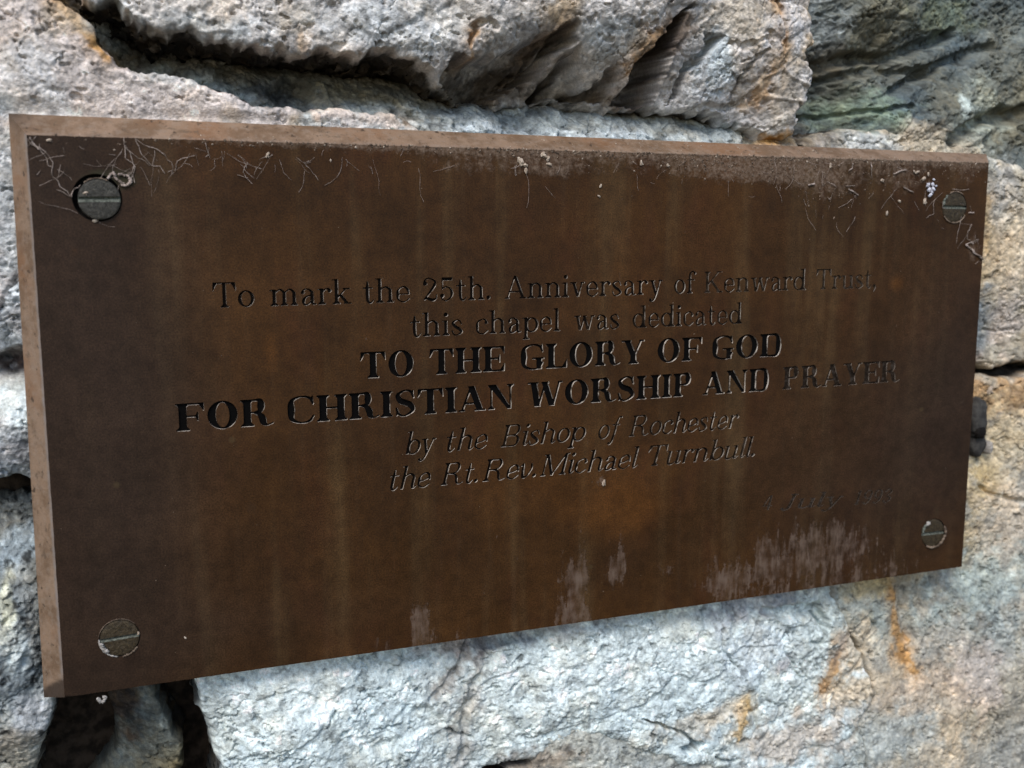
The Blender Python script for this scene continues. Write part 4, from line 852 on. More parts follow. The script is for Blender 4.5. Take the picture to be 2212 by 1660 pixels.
for st, cap, dep, fm, (b0, b1), words in LINES:
    p0 = at(*b0, 0); p1 = at(*b1, 0)
    def base(u): return p0[1] + (p1[1] - p0[1]) * (u - p0[0]) / (p1[0] - p0[0])
    for wd, xl, xr, wear in words:
        # ends of the word on its own baseline
        yl = b0[1] + (b1[1] - b0[1]) * (xl - b0[0]) / (b1[0] - b0[0]); yr = b0[1] + (b1[1] - b0[1]) * (xr - b0[0]) / (b1[0] - b0[0])
        ul = at(xl, yl, 0)[0]; ur = at(xr, yr, 0)[0]
        gap = 0.055 if st == 'bold' else 0.05
        if st == 'ital': gap = 0.02
        x = 0; place = []
        for c in wd:
            w, lp = gl(c, st); place.append((x, lp)); x += w + gap
        allp = np.vstack([l + [px_, 0] for px_, lp in place for l in lp])
        a, b = allp[:, 0].min(), allp[:, 0].max()
        if st == 'ital': a += 0.0
        k = (ur - ul) / (b - a)
        for i, (px_, lp) in enumerate(place):
            L = []
            for l in lp:
                u = ul + (l[:, 0] + px_ - a) * k
                L.append(np.stack([u, base(u) - l[:, 1] * cap], 1))
            LET.append((L, dep * (1 - 0.55 * min(wear, 1) * (wear > 0.3)), fm, wear + 0.25 * (random.random() - 0.5)))

# ------------------------------------------------------------------ plaque
plaque = tag(empty('bronze_plaque'), 'brown bronze dedication plaque with engraved lettering screwed to the stone wall', 'plaque')
PW, PH = 300.0, 143.71
CIRC = [(15.0, 14.75, 5.85, 1.9), (14.2, 129.4, 5.15, 0.9), (286.2, 14.95, 5.3, 1.0), (285.8, 129.6, 5.3, 0.8)]

def build_plate():
    pts = []; edges = []
    def loop(P):
        b = len(pts); n = len(P)
        pts.extend([tuple(map(float, q)) for q in P]); edges.extend([(b + i, b + (i + 1) % n) for i in range(n)])
    # outer edge with slightly worn corners and tiny nicks
    per = []
    def side(a, b, n):
        for i in range(n):
            t = i / n; per.append((a[0] + (b[0] - a[0]) * t, a[1] + (b[1] - a[1]) * t))
    side((0.35, 0), (PW - 0.35, 0), 150); side((PW, 0.35), (PW, PH - 1.0), 70)
    per.append((PW - 0.35, PH - 0.3)); side((PW - 1.1, PH), (0.35, PH), 150); side((0, PH - 0.35), (0, 0.35), 70)
    per = np.array(per)
    jig = np.array([[0.09 * math.sin(i * 1.7) * random.random(), 0.09 * math.cos(i * 2.3) * random.random()] for i in range(len(per))])
    per = per + jig
    loop(per)
    for cx, cy, r, d in CIRC:
        loop([(cx + r * math.cos(a), cy + r * math.sin(a)) for a in np.linspace(0, 2 * math.pi, 48, endpoint=False)])
    for L, *_ in LET:
        for l in L: loop(l)
    nb = len(pts)
    g = 1.6
    for i in range(1, int(PW / g)):
        for j in range(1, int(PH / g)):
            pts.append((i * g + 0.31 * math.sin(j), j * g + 0.29 * math.cos(i)))
    V, Ee, Ff, *_r = delaunay_2d_cdt([Vector(p) for p in pts], edges, [], 0, 1e-5)
    V = np.array([(v[0], v[1]) for v in V]); Ff = np.array([f for f in Ff if len(f) == 3])
    C = V[Ff].mean(1)
    own = np.full(len(C), -1)
    ok = inside(C[:, 0], C[:, 1], per)
    for i, (cx, cy, r, d) in enumerate(CIRC):
        ok &= np.hypot(C[:, 0] - cx, C[:, 1] - cy) > r * 0.998
    for i, (L, *_) in enumerate(LET):
        A = np.vstack(L); m = (C[:, 0] > A[:, 0].min()) & (C[:, 0] < A[:, 0].max()) & (C[:, 1] > A[:, 1].min()) & (C[:, 1] < A[:, 1].max())
        idx = np.nonzero(m)[0]
        r = np.zeros(len(idx), bool)
        for l in L: r ^= inside(C[idx, 0], C[idx, 1], l)
        own[idx[r]] = i
    face = Ff[ok & (own < 0)]
    X, Y = V[:, 0], V[:, 1]
    def blob(px, py, rx, ry, p=2.0):
        cx, cy = at(px, py, 0); m = px_mm(px, py)
        return np.exp(-(((X - cx) / (rx * m)) ** 2 + ((Y - cy) / (ry * m)) ** 2))
    dust = 0.70 * np.exp(-Y / 2.2) * sm(5, 90, X) + 0.30 * np.exp(-Y / 1.5)
    for q in [(1150, 360, 260, 26, .45), (1200, 375, 50, 24, .3), (1560, 370, 170, 26, .42), (1750, 380, 200, 26, .55), (1790, 425, 70, 30, .42), (1960, 400, 60, 30, .45), (2090, 385, 40, 24, .4), (2060, 450, 40, 40, .22), (2105, 535, 12, 35, .5), (100, 330, 50, 45, .35), (420, 335, 130, 24, .3), (120, 400, 30, 60, .15), (2098, 545, 16, 30, .3), (1300, 1040, 16, 16, .6), (2075, 870, 14, 12, .5), (1900, 690, 60, 25, .12), (1840, 1090, 110, 25, .28), (1000, 370, 80, 20, .2), (1250, 620, 400, 60, .06)]:
        dust += q[4] * blob(*q[:4])
    lime = np.zeros(len(X))
    for q in [(912, 1385, 26, 22, .7), (1250, 1350, 46, 18, .6), (1600, 1285, 60, 14, .45), (1700, 1275, 90, 14, .5), (1850, 1250, 80, 18, .4), (1640, 1150, 12, 40, .35), (1720, 1140, 10, 40, .3), (1808, 1140, 12, 44, .3), (1760, 1160, 8, 60, .3), (1215, 1215, 10, 50, .4), (1262, 1200, 8, 50, .4), (1345, 1190, 6, 60, .35), (1318, 1200, 5, 60, .3), (910, 1340, 22, 48, .95), (985, 1375, 28, 36, .42), (825, 1395, 18, 20, .75), (1245, 1255, 26, 48, .9), (1240, 1320, 42, 24, .85), (1330, 1225, 34, 44, .62), (1450, 1232, 22, 14, .45), (1570, 1225, 50, 34, .45), (1665, 1195, 36, 40, .62), (1770, 1180, 70, 44, .58), (1680, 1235, 130, 20, .45), (1860, 1185, 60, 46, .36), (1560, 1262, 60, 14, .5), (1950, 1220, 60, 30, .35), (1300, 1040, 15, 14, .6)]:
        lime += q[4] * blob(*q[:4])
    warm = 0.6 * blob(1330, 1110, 85, 55) + 0.45 * blob(1250, 1060, 330, 110) + 0.30 * blob(1200, 480, 420, 110) + 0.3 * blob(1150, 800, 500, 160) + 0.55 * blob(586, 760, 18, 60) + .5 * blob(160, 545, 16, 14) + .75 * blob(1938, 612, 16, 14) + 0.3 * blob(1500, 620, 400, 80)
    cool = sm(60, 5, X) * 0.8 + 0.55 * blob(1900, 1000, 330, 220) + 0.5 * blob(2080, 800, 130, 300) + 0.3 * blob(300, 950, 250, 400) + .3 * blob(700, 1330, 400, 90)
    green = .9 * blob(250, 385, 80, 26) + .55 * blob(262, 1440, 75, 30) + .5 * blob(210, 427, 66, 62) + .35 * blob(1240, 520, 34, 90) + .3 * blob(850, 480, 30, 70) + .6 * blob(2015, 1110, 24, 30) + .35 * blob(1760, 1040, 50, 80)
    at_ = {'dust': np.clip(dust, 0, 1.1), 'lime': np.clip(lime, 0, 1), 'warm': np.clip(warm, 0, 1), 'cool': np.clip(cool, 0, 1), 'green': np.clip(green, 0, 1)}
    VV = np.stack([X / 1000, np.zeros(len(X)), Z0 - Y / 1000], 1)
    used = np.unique(face); rm = -np.ones(len(X), int); rm[used] = np.arange(len(used))
    F2 = rm[face]
    # faces towards the viewer
    a, b, c = VV[face[0]]; 
    tri = VV[face]; nrm = np.cross(tri[:, 1] - tri[:, 0], tri[:, 2] - tri[:, 0])[:, 1]
    F2[nrm > 0] = F2[nrm > 0][:, ::-1]
    plate = mesh_obj('plate', VV[used], F2, PLATE, plaque, False, {k: v[used] for k, v in at_.items()})
    # letters: floor and walls, each letter a mesh of its own under the plate
    for i, (L, dep, fm, wear) in enumerate(LET):
        fl = Ff[own == i]
        if len(fl) == 0: continue
        us_ = np.unique(fl); rm2 = {int(k): j for j, k in enumerate(us_)}
        verts = [W(X[k], Y[k], -dep) for k in us_]
        faces = []; mats = []
        for f in fl:
            p = VV[f]; nn = np.cross(p[1] - p[0], p[2] - p[0])[1]
            f = [rm2[int(k)] for k in f]
            faces.append(tuple(f if nn < 0 else f[::-1])); mats.append(0)
        for l in L:
            b_ = len(verts); n = len(l)
            for q in l: verts.append(W(q[0], q[1], 0.0))
            for q in l: verts.append(W(q[0], q[1], -dep))
            for m in range(n):
                m2 = (m + 1) % n
                faces.append((b_ + m, b_ + m2, b_ + n + m2, b_ + n + m)); mats.append(1)
        o = mesh_obj('letter', verts, faces, fm, plate, False, {'wear': np.full(len(verts), wear)})
        o.data.materials.append(GROOVE)
        o.data.polygons.foreach_set('material_index', mats)
    # hole walls and floors round the screws
    for cx, cy, r, d in CIRC:
        n = 48; vs = []; fs = []
        A = np.linspace(0, 2 * math.pi, n, endpoint=False)
        for a in A: vs.append(W(cx + r * math.cos(a), cy + r * math.sin(a), 0))
        for a in A: vs.append(W(cx + r * 0.93 * math.cos(a), cy + r * 0.93 * math.sin(a), -d - 1.2))
        for m in range(n): fs.append((m, (m + 1) % n, n + (m + 1) % n, n + m))
        fs.append(tuple(range(n, 2 * n)))
        mesh_obj('screw_hole', vs, fs, DARK, plate)
    return plate
plate = build_plate()

# bevelled edges: front corner -> back corner (the back outline is wider), 7 mm thick
FC = [(0, 0), (PW, 0), (PW, PH), (0, PH)]
BC = [(-4.2, -5.6), (PW + 5.6, -3.7), (PW + 4.0, PH + 2.0), (-5.5, PH + 2.2)]
TH = 7.0
def bevel_side(i, nseg, label=None):
    j = (i + 1) % 4
    f0, f1, b0, b1 = map(np.array, (FC[i], FC[j], BC[i], BC[j]))
    rows = 7
    vs = []; fs = []; gr = []; edge_light = []
    n_out = (b0 - f0 + b1 - f1) / 2; n_out = n_out / np.linalg.norm(n_out)
    for r in range(rows + 1):
        t = 0 if r == 0 else (0.07 if r == 1 else (r - 1) / (rows - 1))
        for k in range(nseg + 1):
            s_ = k / nseg
            p = (f0 * (1 - s_) + f1 * s_) * (1 - t) + (b0 * (1 - s_) + b1 * s_) * t
            h = -TH * t
            if 0 < r: 
                nz = 0.16 * math.sin(k * 0.37 + r) + 0.10 * random.random()
                if r == rows: nz += 0.9 * (random.random() - 0.5)
                h += nz * (0.6 if 0 < k < nseg else 0)
            g = 0.0
            if i == 3 and s_ < 0.04: g = sm(0.035, 0.02, np.array(s_ + 0.02 * (t - 0.5))) * 1.0
            if i in (0,) and s_ < 0.035: g = (0.035 - s_) / 0.035 * 0.9 * t
            if i == 3 and s_ > 0.96: g = max(float(g), t * 0.8 * (s_ - 0.96) / 0.04)
            if i in (1, 2): g = 0.75  # bottom bevel's shade put into the colour; right side and corners darkened too
            off = 0.12 * t
            vs.append(W(p[0] - (0.0015 if r == 0 else 0), p[1], h - (0.002 if r == 0 else 0))); gr.append(float(g)); edge_light.append((0.75 if i == 3 else 0.15) * (0.4 + 0.6 * random.random()) if r <= 1 and g < 0.5 else 0.0)
    for r in range(rows):
        for k in range(nseg):
            a = r * (nseg + 1) + k
            fs.append((a, a + nseg + 1, a + nseg + 2, a + 1))
    o = mesh_obj('bevelled_edge', vs, fs, BEVEL, plaque, True, {'darkening': np.array(gr), 'edge': np.array(edge_light)})
    if label: o['label'] = label
bevel_side(0, 300, 'dusty tan bevel along the top of the plaque'); bevel_side(1, 140); bevel_side(2, 300); bevel_side(3, 160, 'pale copper bevel down the left side of the plaque')
bm_ = [W(x, y, -TH - 0.3) for x, y in BC]
mesh_obj('back_plate', [tuple(v) for v in bm_], [(3, 2, 1, 0)], DARK, plaque)

# ------------------------------------------------------------------ screws
def screw(cx, cy, r, h, slot_ang, slot_w, mat, label, tilt=0.0, slotmat=None, dx=0, dy=0, rim=None):
    """slotted screw head: domed disc in two halves with a real slot between them"""
    cx += dx; cy += dy
    bm = bmesh.new()
    ca, sa = math.cos(slot_ang), math.sin(slot_ang)
    def put(a, b, z):   # a along the slot, b across
        x = a * ca - b * sa; y = a * sa + b * ca
        zz = z + tilt * x / r
        return bm.verts.new(W(cx + x, cy - y, zz))
    hw = slot_w / 2
    for sgn in (1, -1):
        ringsR = [1.0, 0.97, 0.88, 0.7, 0.45]
        hz = [h - 0.35, h - 0.08, h + 0.02, h + 0.08, h + 0.10]
        lines = []
        n = 30
        for rr, z in zip(ringsR, hz):
            R_ = r * rr
            a0 = math.asin(min(0.95, hw / R_))
            row = []
            for i in range(n + 1):
                a = a0 + (math.pi - 2 * a0) * i / n
                row.append(put(R_ * math.cos(a), sgn * R_ * math.sin(a), z))
            lines.append(row)
        cen = [put(r * 0.45 * math.cos(math.pi * i / n) * 0.98, sgn * hw, h + 0.10) for i in range(n + 1)]
        lines.append(cen)
        for q in range(len(lines) - 1):
            for i in range(n):
                f = [lines[q][i], lines[q][i + 1], lines[q + 1][i + 1], lines[q + 1][i]]
                try: bm.faces.new(f if sgn > 0 else f[::-1])
                except ValueError: pass
        # outer wall
        low_ = []
        for i in range(n + 1):
            a0 = math.asin(hw / r); a = a0 + (math.pi - 2 * a0) * i / n
            low_.append(put(r * math.cos(a), sgn * r * math.sin(a), h - 2.2))
        for i in range(n):
            f = [lines[0][i], low_[i], low_[i + 1], lines[0][i + 1]]
            bm.faces.new(f if sgn > 0 else f[::-1])
        # slot wall
        top = [lines[k][0] for k in range(5)] + [lines[k][-1] for k in range(4, -1, -1)]
        bot = []
        for v in top:
            bot.append(bm.verts.new((v.co.x, v.co.y + 0.0011, v.co.z)))
        for i in range(len(top) - 1):
            f = [top[i], top[i + 1], bot[i + 1], bot[i]]
            bm.faces.new(f)
    bmesh.ops.recalc_face_normals(bm, faces=bm.faces)
    me = bpy.data.meshes.new('screw'); bm.to_mesh(me); bm.free()
    me.materials.append(mat)
    o = bpy.data.objects.new('screw', me); col.objects.link(o); o.parent = plaque
    o['label'] = label
    # slot floor with its fill of dust or verdigris
    L = r * 0.98; n = 24; vs = []; fs = []
    for i in range(n + 1):
        a = -L + 2 * L * i / n
        for b, z in ((-hw * 1.0, -0.12), (-hw * 0.25, -0.18 + 0.12 * random.random()), (hw * 0.15, -0.85), (hw * 1.0, -1.1)):
            x = a * ca - b * sa; y = a * sa + b * ca
            vs.append(W(cx + x, cy - y, h + z + tilt * x / r + 0.05 * random.random()))
    for i in range(n):
        for k in range(3):
            a = i * 4 + k; fs.append((a, a + 1, a + 5, a + 4))
    mesh_obj('slot', vs, fs, slotmat or VERDI, o)
    return o
def crust(path, rad, mat, parent, name, h0=0.0, seed=0, hh=None):
    """a thin crusty strand lying along a path of (u, y) points"""
    rr = random.Random(seed)
    vs = []; fs = []; k = 6
    P = np.array(path, float); 
    N = max(3, int(np.hypot(*np.diff(P, axis=0).T).sum() / max(rad * 0.5, 0.12)))
    s_ = np.concatenate([[0], np.cumsum(np.hypot(*np.diff(P, axis=0).T))]); S = np.linspace(0, s_[-1], N + 1)
    xs = np.interp(S, s_, P[:, 0]); ys = np.interp(S, s_, P[:, 1]); hs = np.interp(S, s_, hh) if hh is not None else np.full(N + 1, h0)
    for i in range(N + 1):
        j0, j1 = max(i - 1, 0), min(i + 1, N)
        dx, dy = xs[j1] - xs[j0], ys[j1] - ys[j0]; l = math.hypot(dx, dy) + 1e-9; nx, ny = -dy / l, dx / l
        w = rad * (0.55 + 0.9 * rr.random()) * (0.35 if i in (0, N) else 1)
        jx, jy = (rr.random() - .5) * rad * .8, (rr.random() - .5) * rad * .8
        for q in range(k):
            a = 2 * math.pi * q / k
            vs.append(W(xs[i] + jx + nx * w * math.cos(a), ys[i] + jy + ny * w * math.cos(a), hs[i] + w * 0.8 * math.sin(a) + rad * 0.3))
    for i in range(N):
        for q in range(k): fs.append((i * k + q, i * k + (q + 1) % k, (i + 1) * k + (q + 1) % k, (i + 1) * k + q))
    fs.append(tuple(range(k))); fs.append(tuple(range(N * k, N * k + k)))
    return mesh_obj(name, vs, fs, mat, parent, True)
def arc(cx, cy, r, a0, a1, n=14):
    return [(cx + r * math.cos(math.radians(a)), cy - r * math.sin(math.radians(a))) for a in np.linspace(a0, a1, n)]

s1 = screw(15.0, 14.75, 5.0, 1.0, math.radians(1), 1.35, SCREW_GREY, 'grey slotted screw in the upper left corner, standing proud of its dark hole', dx=0.5, dy=0.4, tilt=-0.2)
s2 = screw(14.2, 129.4, 4.95, 0.1, math.radians(3), 1.05, SCREW_BROWN, 'brown slotted screw in the lower left corner with a white crusted rim')
s3 = screw(286.2, 14.95, 5.1, 0.2, math.radians(-1), 1.2, SCREW_BROWN, 'slotted screw in the upper right corner under dusty web')
s4 = screw(285.8, 129.6, 5.1, 0.0, math.radians(-1), 1.2, SCREW_BROWN, 'slotted screw in the lower right corner with a white blob at its rim')
crust(arc(14.2, 129.4, 5.1, 178, 262, 12), 0.22, LIMEW, s2, 'rim_crust', 0.1, 3)
crust(arc(14.2, 129.4, 4.6, 188, 232, 8), 0.42, LIMEW, s2, 'rim_crust', 0.25, 4)
crust(arc(14.2, 129.4, 5.25, 275, 325, 10), 0.26, GRITM, s2, 'rim_crust', 0.05, 5)
crust(arc(14.2, 129.4, 5.2, 40, 172, 24), 0.11, GRITM, s2, 'rim_crust', 0.1, 6)
crust(arc(14.2, 129.4, 4.8, 2, 14, 4), 0.3, CREAM, s2, 'rim_crust', 0.15, 8)
crust(arc(286.2, 14.95, 5.2, 130, 175, 8), 0.45, VERDI, s3, 'rim_crust', 0.25, 7)
crust(arc(286.2, 14.95, 5.3, 215, 330, 16), 0.22, GRITM, s3, 'rim_crust', 0.2, 8)
crust(arc(286.2, 14.95, 5.2, 50, 120, 16), 0.22, GRITM, s3, 'rim_crust', 0.2, 18)
crust(arc(285.8, 129.6, 5.1, 118, 175, 8), 0.5, VERDI, s4, 'rim_crust', 0.3, 9)
crust(arc(285.8, 129.6, 5.1, 118, 135, 4), 0.75, LIMEW, s4, 'rim_crust', 0.5, 10)
crust(arc(285.8, 129.6, 5.2, 235, 385, 22), 0.4, GRITM, s4, 'rim_crust', 0.2, 11)
crust(arc(15.3, 14.9, 4.9, 60, 130, 10), 0.18, GRITM, s1, 'rim_crust', 1.0, 12)

# ------------------------------------------------------------------ cobwebs, flakes and dust lying on the plaque
def px_path(pts, h): return [at(x, y, h) for x, y in pts]
def c3(x, y):   # pixel of the 2212-wide picture from the close crop of the upper left corner
    return ((x / 4.424 + 20) / 1.1302, (y / 4.424 + 260) / 1.1302)
def web(name, strands, label, cat='cobweb', group=None, mat=WEB, h=0.4):
    root = None
    VV = []; FF = []
    for k, (pts, rad) in enumerate(strands):
        P = np.array(px_path(pts, h)); 
        # roughen the strand
        Q = [P[0]]
        for i in range(len(P) - 1):
            L = np.hypot(*(P[i + 1] - P[i])); n = max(1, int(L / 0.7))
            for j in range(1, n + 1):
                q = P[i] + (P[i + 1] - P[i]) * j / n
                if j < n: q = q + np.array([random.uniform(-.16, .16), random.uniform(-.16, .16)])
                Q.append(q)
        hh = [0.15 + h * random.random() for _ in Q]
        o = crust(Q, rad * (0.62 if rad < 0.2 else 0.85), mat, None, 'tmp', 0, k, hh)
        b = len(VV); VV += [tuple(v.co) for v in o.data.vertices]; FF += [tuple(b + i for i in p.vertices) for p in o.data.polygons]
        me = o.data; bpy.data.objects.remove(o); bpy.data.meshes.remove(me)
    o = mesh_obj(name, VV, FF, mat, None, True)
    return tag(o, label, cat, group)
C = c3
web('cobweb', [([C(205, 350), C(240, 400), C(330, 440), C(400, 490), C(440, 540), C(485, 610), C(470, 690), C(480, 760), C(540, 810), C(560, 870), C(640, 920), C(670, 975)], 0.13),
               ([C(230, 330), C(260, 390), C(330, 470)], 0.2), ([C(300, 320), C(270, 360), C(215, 430)], 0.1), ([C(335, 400), C(340, 460), C(415, 560), C(430, 640), C(490, 660)], 0.1),
               ([C(215, 580), C(320, 540), C(400, 500)], 0.06), ([C(670, 970), C(700, 910), C(780, 850)], 0.12), ([C(520, 900), C(600, 930), C(665, 970)], 0.15), ([C(520, 680), C(600, 720), C(690, 800)], 0.07), ([C(350, 690), C(310, 740)], 0.1)],
    'thin grey cobweb trailing from the plaque corner down to the grey screw', group=None)
web('cobweb', [([C(1250, 330), C(1255, 420), C(1265, 560), C(1340, 610), C(1370, 650), C(1350, 730), C(1330, 790)], 0.13), ([C(1260, 420), C(1320, 500), C(1345, 600), C(1375, 660)], 0.1),
               ([C(1070, 790), C(1130, 710), C(1170, 790), C(1230, 850), C(1280, 860), C(1330, 810), C(1300, 750), C(1230, 735), C(1190, 740)], 0.34), ([C(1340, 740), C(1360, 790), C(1365, 830)], 0.12),
               ([C(1140, 730), C(1180, 800), C(1250, 840)], 0.3), ([C(1300, 760), C(1330, 830), C(1270, 865)], 0.28), ([C(1180, 740), C(1200, 720)], 0.1), ([C(1280, 735), C(1330, 730), C(1360, 640)], 0.16)],
    'looped tuft of dusty cobweb hanging beside the upper left screw')
web('cobweb', [([C(1260, 440), C(1400, 560), C(1480, 590), C(1530, 640)], 0.09), ([C(1370, 340), C(1420, 470), C(1440, 520), C(1490, 570), C(1550, 640), C(1640, 645), C(1695, 730)], 0.10),
               ([C(1580, 470), C(1575, 560), C(1555, 640)], 0.07), ([C(1500, 430), C(1600, 460), C(1690, 520), C(1720, 580), C(1765, 605)], 0.12), ([C(1765, 600), C(1780, 660), C(1780, 740)], 0.08),
               ([C(1800, 700), C(1830, 590), C(1890, 560), C(2020, 530)], 0.12), ([C(1365, 345), C(1440, 400), C(1530, 450)], 0.07), ([C(2030, 520), C(2055, 640)], 0.05)],
    'branching strands of cobweb on the top edge just right of the looped tuft')
web('cobweb', [([C(2130, 390), C(2150, 470), C(2170, 520), C(2130, 550)], 0.14), ([C(2010, 450), C(2080, 470), C(2140, 495)], 0.06), ([(535, 350), (525, 372), (532, 385), (545, 398)], 0.10), ([(535, 385), (512, 378)], 0.13), ([(560, 345), (590, 335)], 0.07),
               ([(603, 345), (612, 372), (630, 390)], 0.06), ([(655, 350), (672, 368), (688, 390)], 0.09), ([(640, 340), (655, 352), (668, 348)], 0.10)],
    'short ragged cobweb hooks on the top edge above the words mark the')
def c4(x, y): return ((x / 4.096 + 1900) / 1.1302, (y / 4.096 + 340) / 1.1302)
K = c4
web('cobweb', [([K(1940, 850), K(1900, 920), K(1890, 1000), K(1950, 1030), K(2000, 1000)], 0.14), ([K(1870, 1050), K(1920, 1090), K(1960, 1140), K(2040, 1190)], 0.36), ([K(1880, 1050), K(1930, 1030), K(1950, 1050)], 0.2), ([K(2000, 1220), K(1970, 1250)], 0.12), ([K(2000, 1160), K(2050, 1210)], 0.3)],
    'frayed grey web clinging to the right edge of the plaque below the screw')
web('cobweb', [([K(1480, 790), K(1560, 740), K(1550, 660), K(1570, 600)], 0.12), ([K(1740, 500), K(1850, 510), K(1910, 500)], 0.16), ([K(1640, 620), K(1640, 690), K(1680, 700)], 0.12), ([K(1150, 350), K(1220, 320), K(1290, 310)], 0.22), ([K(1250, 480), K(1320, 520), K(1355, 530)], 0.2),
               ([K(930, 230), K(935, 310), K(930, 370)], 0.2), ([K(700, 320), K(745, 290), K(750, 240)], 0.2), ([K(680, 470), K(770, 465)], 0.16), ([K(700, 500), K(760, 530), K(800, 560)], 0.26), ([K(480, 420), K(560, 460), K(590, 490)], 0.16), ([K(300, 460), K(370, 450)], 0.3), ([K(500, 590), K(520, 610)], 0.2), ([K(600, 690), K(700, 640), K(740, 600)], 0.12), ([K(1900, 740), K(1960, 735)], 0.2)],
    'matted dusty web spread over the upper right of the plaque')
def clump(name, centers, mat, label, cat, seed=1, group=None, h=0.4):
    rr = random.Random(seed)
    bm = bmesh.new()
    for (px, py, r, el) in centers:
        u, y = at(px, py, h)
        res = bmesh.ops.create_icosphere(bm, subdivisions=2, radius=1.0)
        an = rr.random() * 3.1
        for v in res['verts']:
            n = 1 + 0.35 * math.sin(v.co.x * 5 + rr.random() * 1.2) * math.cos(v.co.y * 6) + rr.uniform(-.16, .16)
            x, z, yy = v.co.x * r * el * n, v.co.z * r * 0.7 * n, v.co.y * r * n
            x, z = x * math.cos(an) - z * math.sin(an), x * math.sin(an) + z * math.cos(an)
            v.co = W(u + x, y + z, h + yy * 0.7)
    me = bpy.data.meshes.new(name); bm.to_mesh(me); bm.free(); me.materials.append(mat)
    o = bpy.data.objects.new(name, me); col.objects.link(o)
    return tag(o, label, cat, group)
clump('cocoon', [(*K(1500, 460), 0.8, 1), (*K(1545, 455), 0.7, 1), (*K(1510, 505), 0.75, 1), (*K(1550, 500), 0.8, 1), (*K(1520, 560), 0.7, 1.1), (*K(1555, 405), 0.45, 1.1), (*K(1535, 530), 0.6, 1), (*K(1580, 470), 0.4, 1.0)], WHITE, 'small bluish white fluffy cocoon beside the upper right screw', 'cocoon', 5, h=0.6)
clump('cocoon', [(*K(1455, 395), 0.75, 1), (*K(1500, 350), 0.5, 1.2), (*K(1390, 330), 0.6, 1.8), (*K(1360, 325), 0.4, 1.2)], CREAM, 'dull cream cocoon remnant just above the fluffy white cocoon', 'cocoon', 6, h=0.5)
def c5(x, y): return ((x / 5.53 + 60) / 1.1302, (y / 5.53 + 1440) / 1.1302)
clump('plaster_flake', [(*c5(1005, 1490), 0.75, 1.2), (*c5(1035, 1508), 0.5, 1.4), (*c5(1080, 1480), 0.5, 1.0), (*c5(1082, 1450), 0.55, 1.2), (*c5(1060, 1505), 0.4, 1.4)], LIMEW, 'curled white flake caught under the lower left edge of the plaque', 'flake', 7, h=-0.3)
flakes = [(C(440, 365), .55, 'white speck of grit in the upper left corner of the plaque'), (C(545, 285), .6, 'cream chip near the upper left corner resting against the top edge'), (C(835, 935), .5, 'white speck sitting on the upper left screw'), (C(940, 1235), .6, 'cream chip just below the upper left screw'),
          ((578, 335), .65, 'bright cream chip on the top edge above the word mark'), ((1122, 347), .95, 'largest pale chip hanging from the middle of the top edge'), ((1172, 333), .7, 'white chip on the top edge right of the largest chip'),
          ((1297, 402), .5, 'upper of two crumbs stuck below the middle of the top edge'), ((1294, 424), .45, 'lower of two crumbs stuck below the middle of the top edge'), ((1385, 352), .7, 'cream chip right of the middle of the top edge'), ((1442, 357), .55, 'round pale grain left of the matted dusty web'),
          (K(1040, 410), .75, 'round cream grain left of the fluffy white cocoon'), (K(1212, 620), .7, 'bright round grain below left of the white cocoon'), (K(1465, 620), .85, 'dull pink grain left of the upper right screw'), (K(1085, 740), .6, 'small pale grain lowest in the group left of the upper right screw'), (K(520, 265), .65, 'bright grain at the top of the matted dusty web'),
          ((400, 1378), .35, 'tiny flake right of the lower left screw'), ((2138, 843), 1.3, 'upright white crumb in the joint right of the plaque'), ((1304, 1043), .8, 'pale blob of lime under the last line of italic text')]
for k, (p, r, lb) in enumerate(flakes):
    hh = -9 if 'joint' in lb else (1.3 if 'sitting' in lb else (-2.5 if 'resting' in lb else 0.2))
    el = 1.0 if 'round' in lb else 1.5
    cs = [(p[0], p[1], r * 0.8, el), (p[0] + 2 * r, p[1] + 3 * r, r * 0.5, el)]
    if 'largest' in lb: cs += [(p[0] + 12, p[1] + 10, .7, 1.2), (p[0] + 14, p[1] + 22, .6, 1.4), (p[0] + 4, p[1] + 4, .8, 1.3)]
    clump('grit_crumb', cs, CREAM, lb, 'grit', 20 + k, 'crumbs of grit stuck to the plaque', hh)

def scatter(name, label, n, fn, mat, smin, smax, seed):
    rr = random.Random(seed); V = []; F = []
    for _ in range(n):
        u, y, h = fn(rr)
        r = smin + (smax - smin) * rr.random() ** 3
        b = len(V)
        pts = [(1, 0, 0), (-1, 0, 0), (0, 1, 0), (0, -1, 0), (0, 0, 1), (0, 0, -1)]
        an = rr.random() * 3
        for x, z, d in pts:
            x *= r * rr.uniform(.6, 1.7); z *= r * rr.uniform(.5, 1.2); d *= r * 0.7
            V.append(W(u + x * math.cos(an) - z * math.sin(an), y + x * math.sin(an) + z * math.cos(an), h + d))
        for f in ((0, 2, 4), (2, 1, 4), (1, 3, 4), (3, 0, 4), (2, 0, 5), (1, 2, 5), (3, 1, 5), (0, 3, 5)): F.append(tuple(b + i for i in f))
    o = mesh_obj(name, V, F, mat, None, False)
    return tag(o, label, 'dust', kind='stuff')
def f_edge(rr):
    u = 300 * rr.random() ** 0.55
    return u, rr.expovariate(1 / 0.5) - 0.2, 0.05
scatter('dust_crumbs', 'fine brown dust and crumbs gathered along the top edge of the plaque', 1500, f_edge, GRITM, 0.08, 0.42, 3)
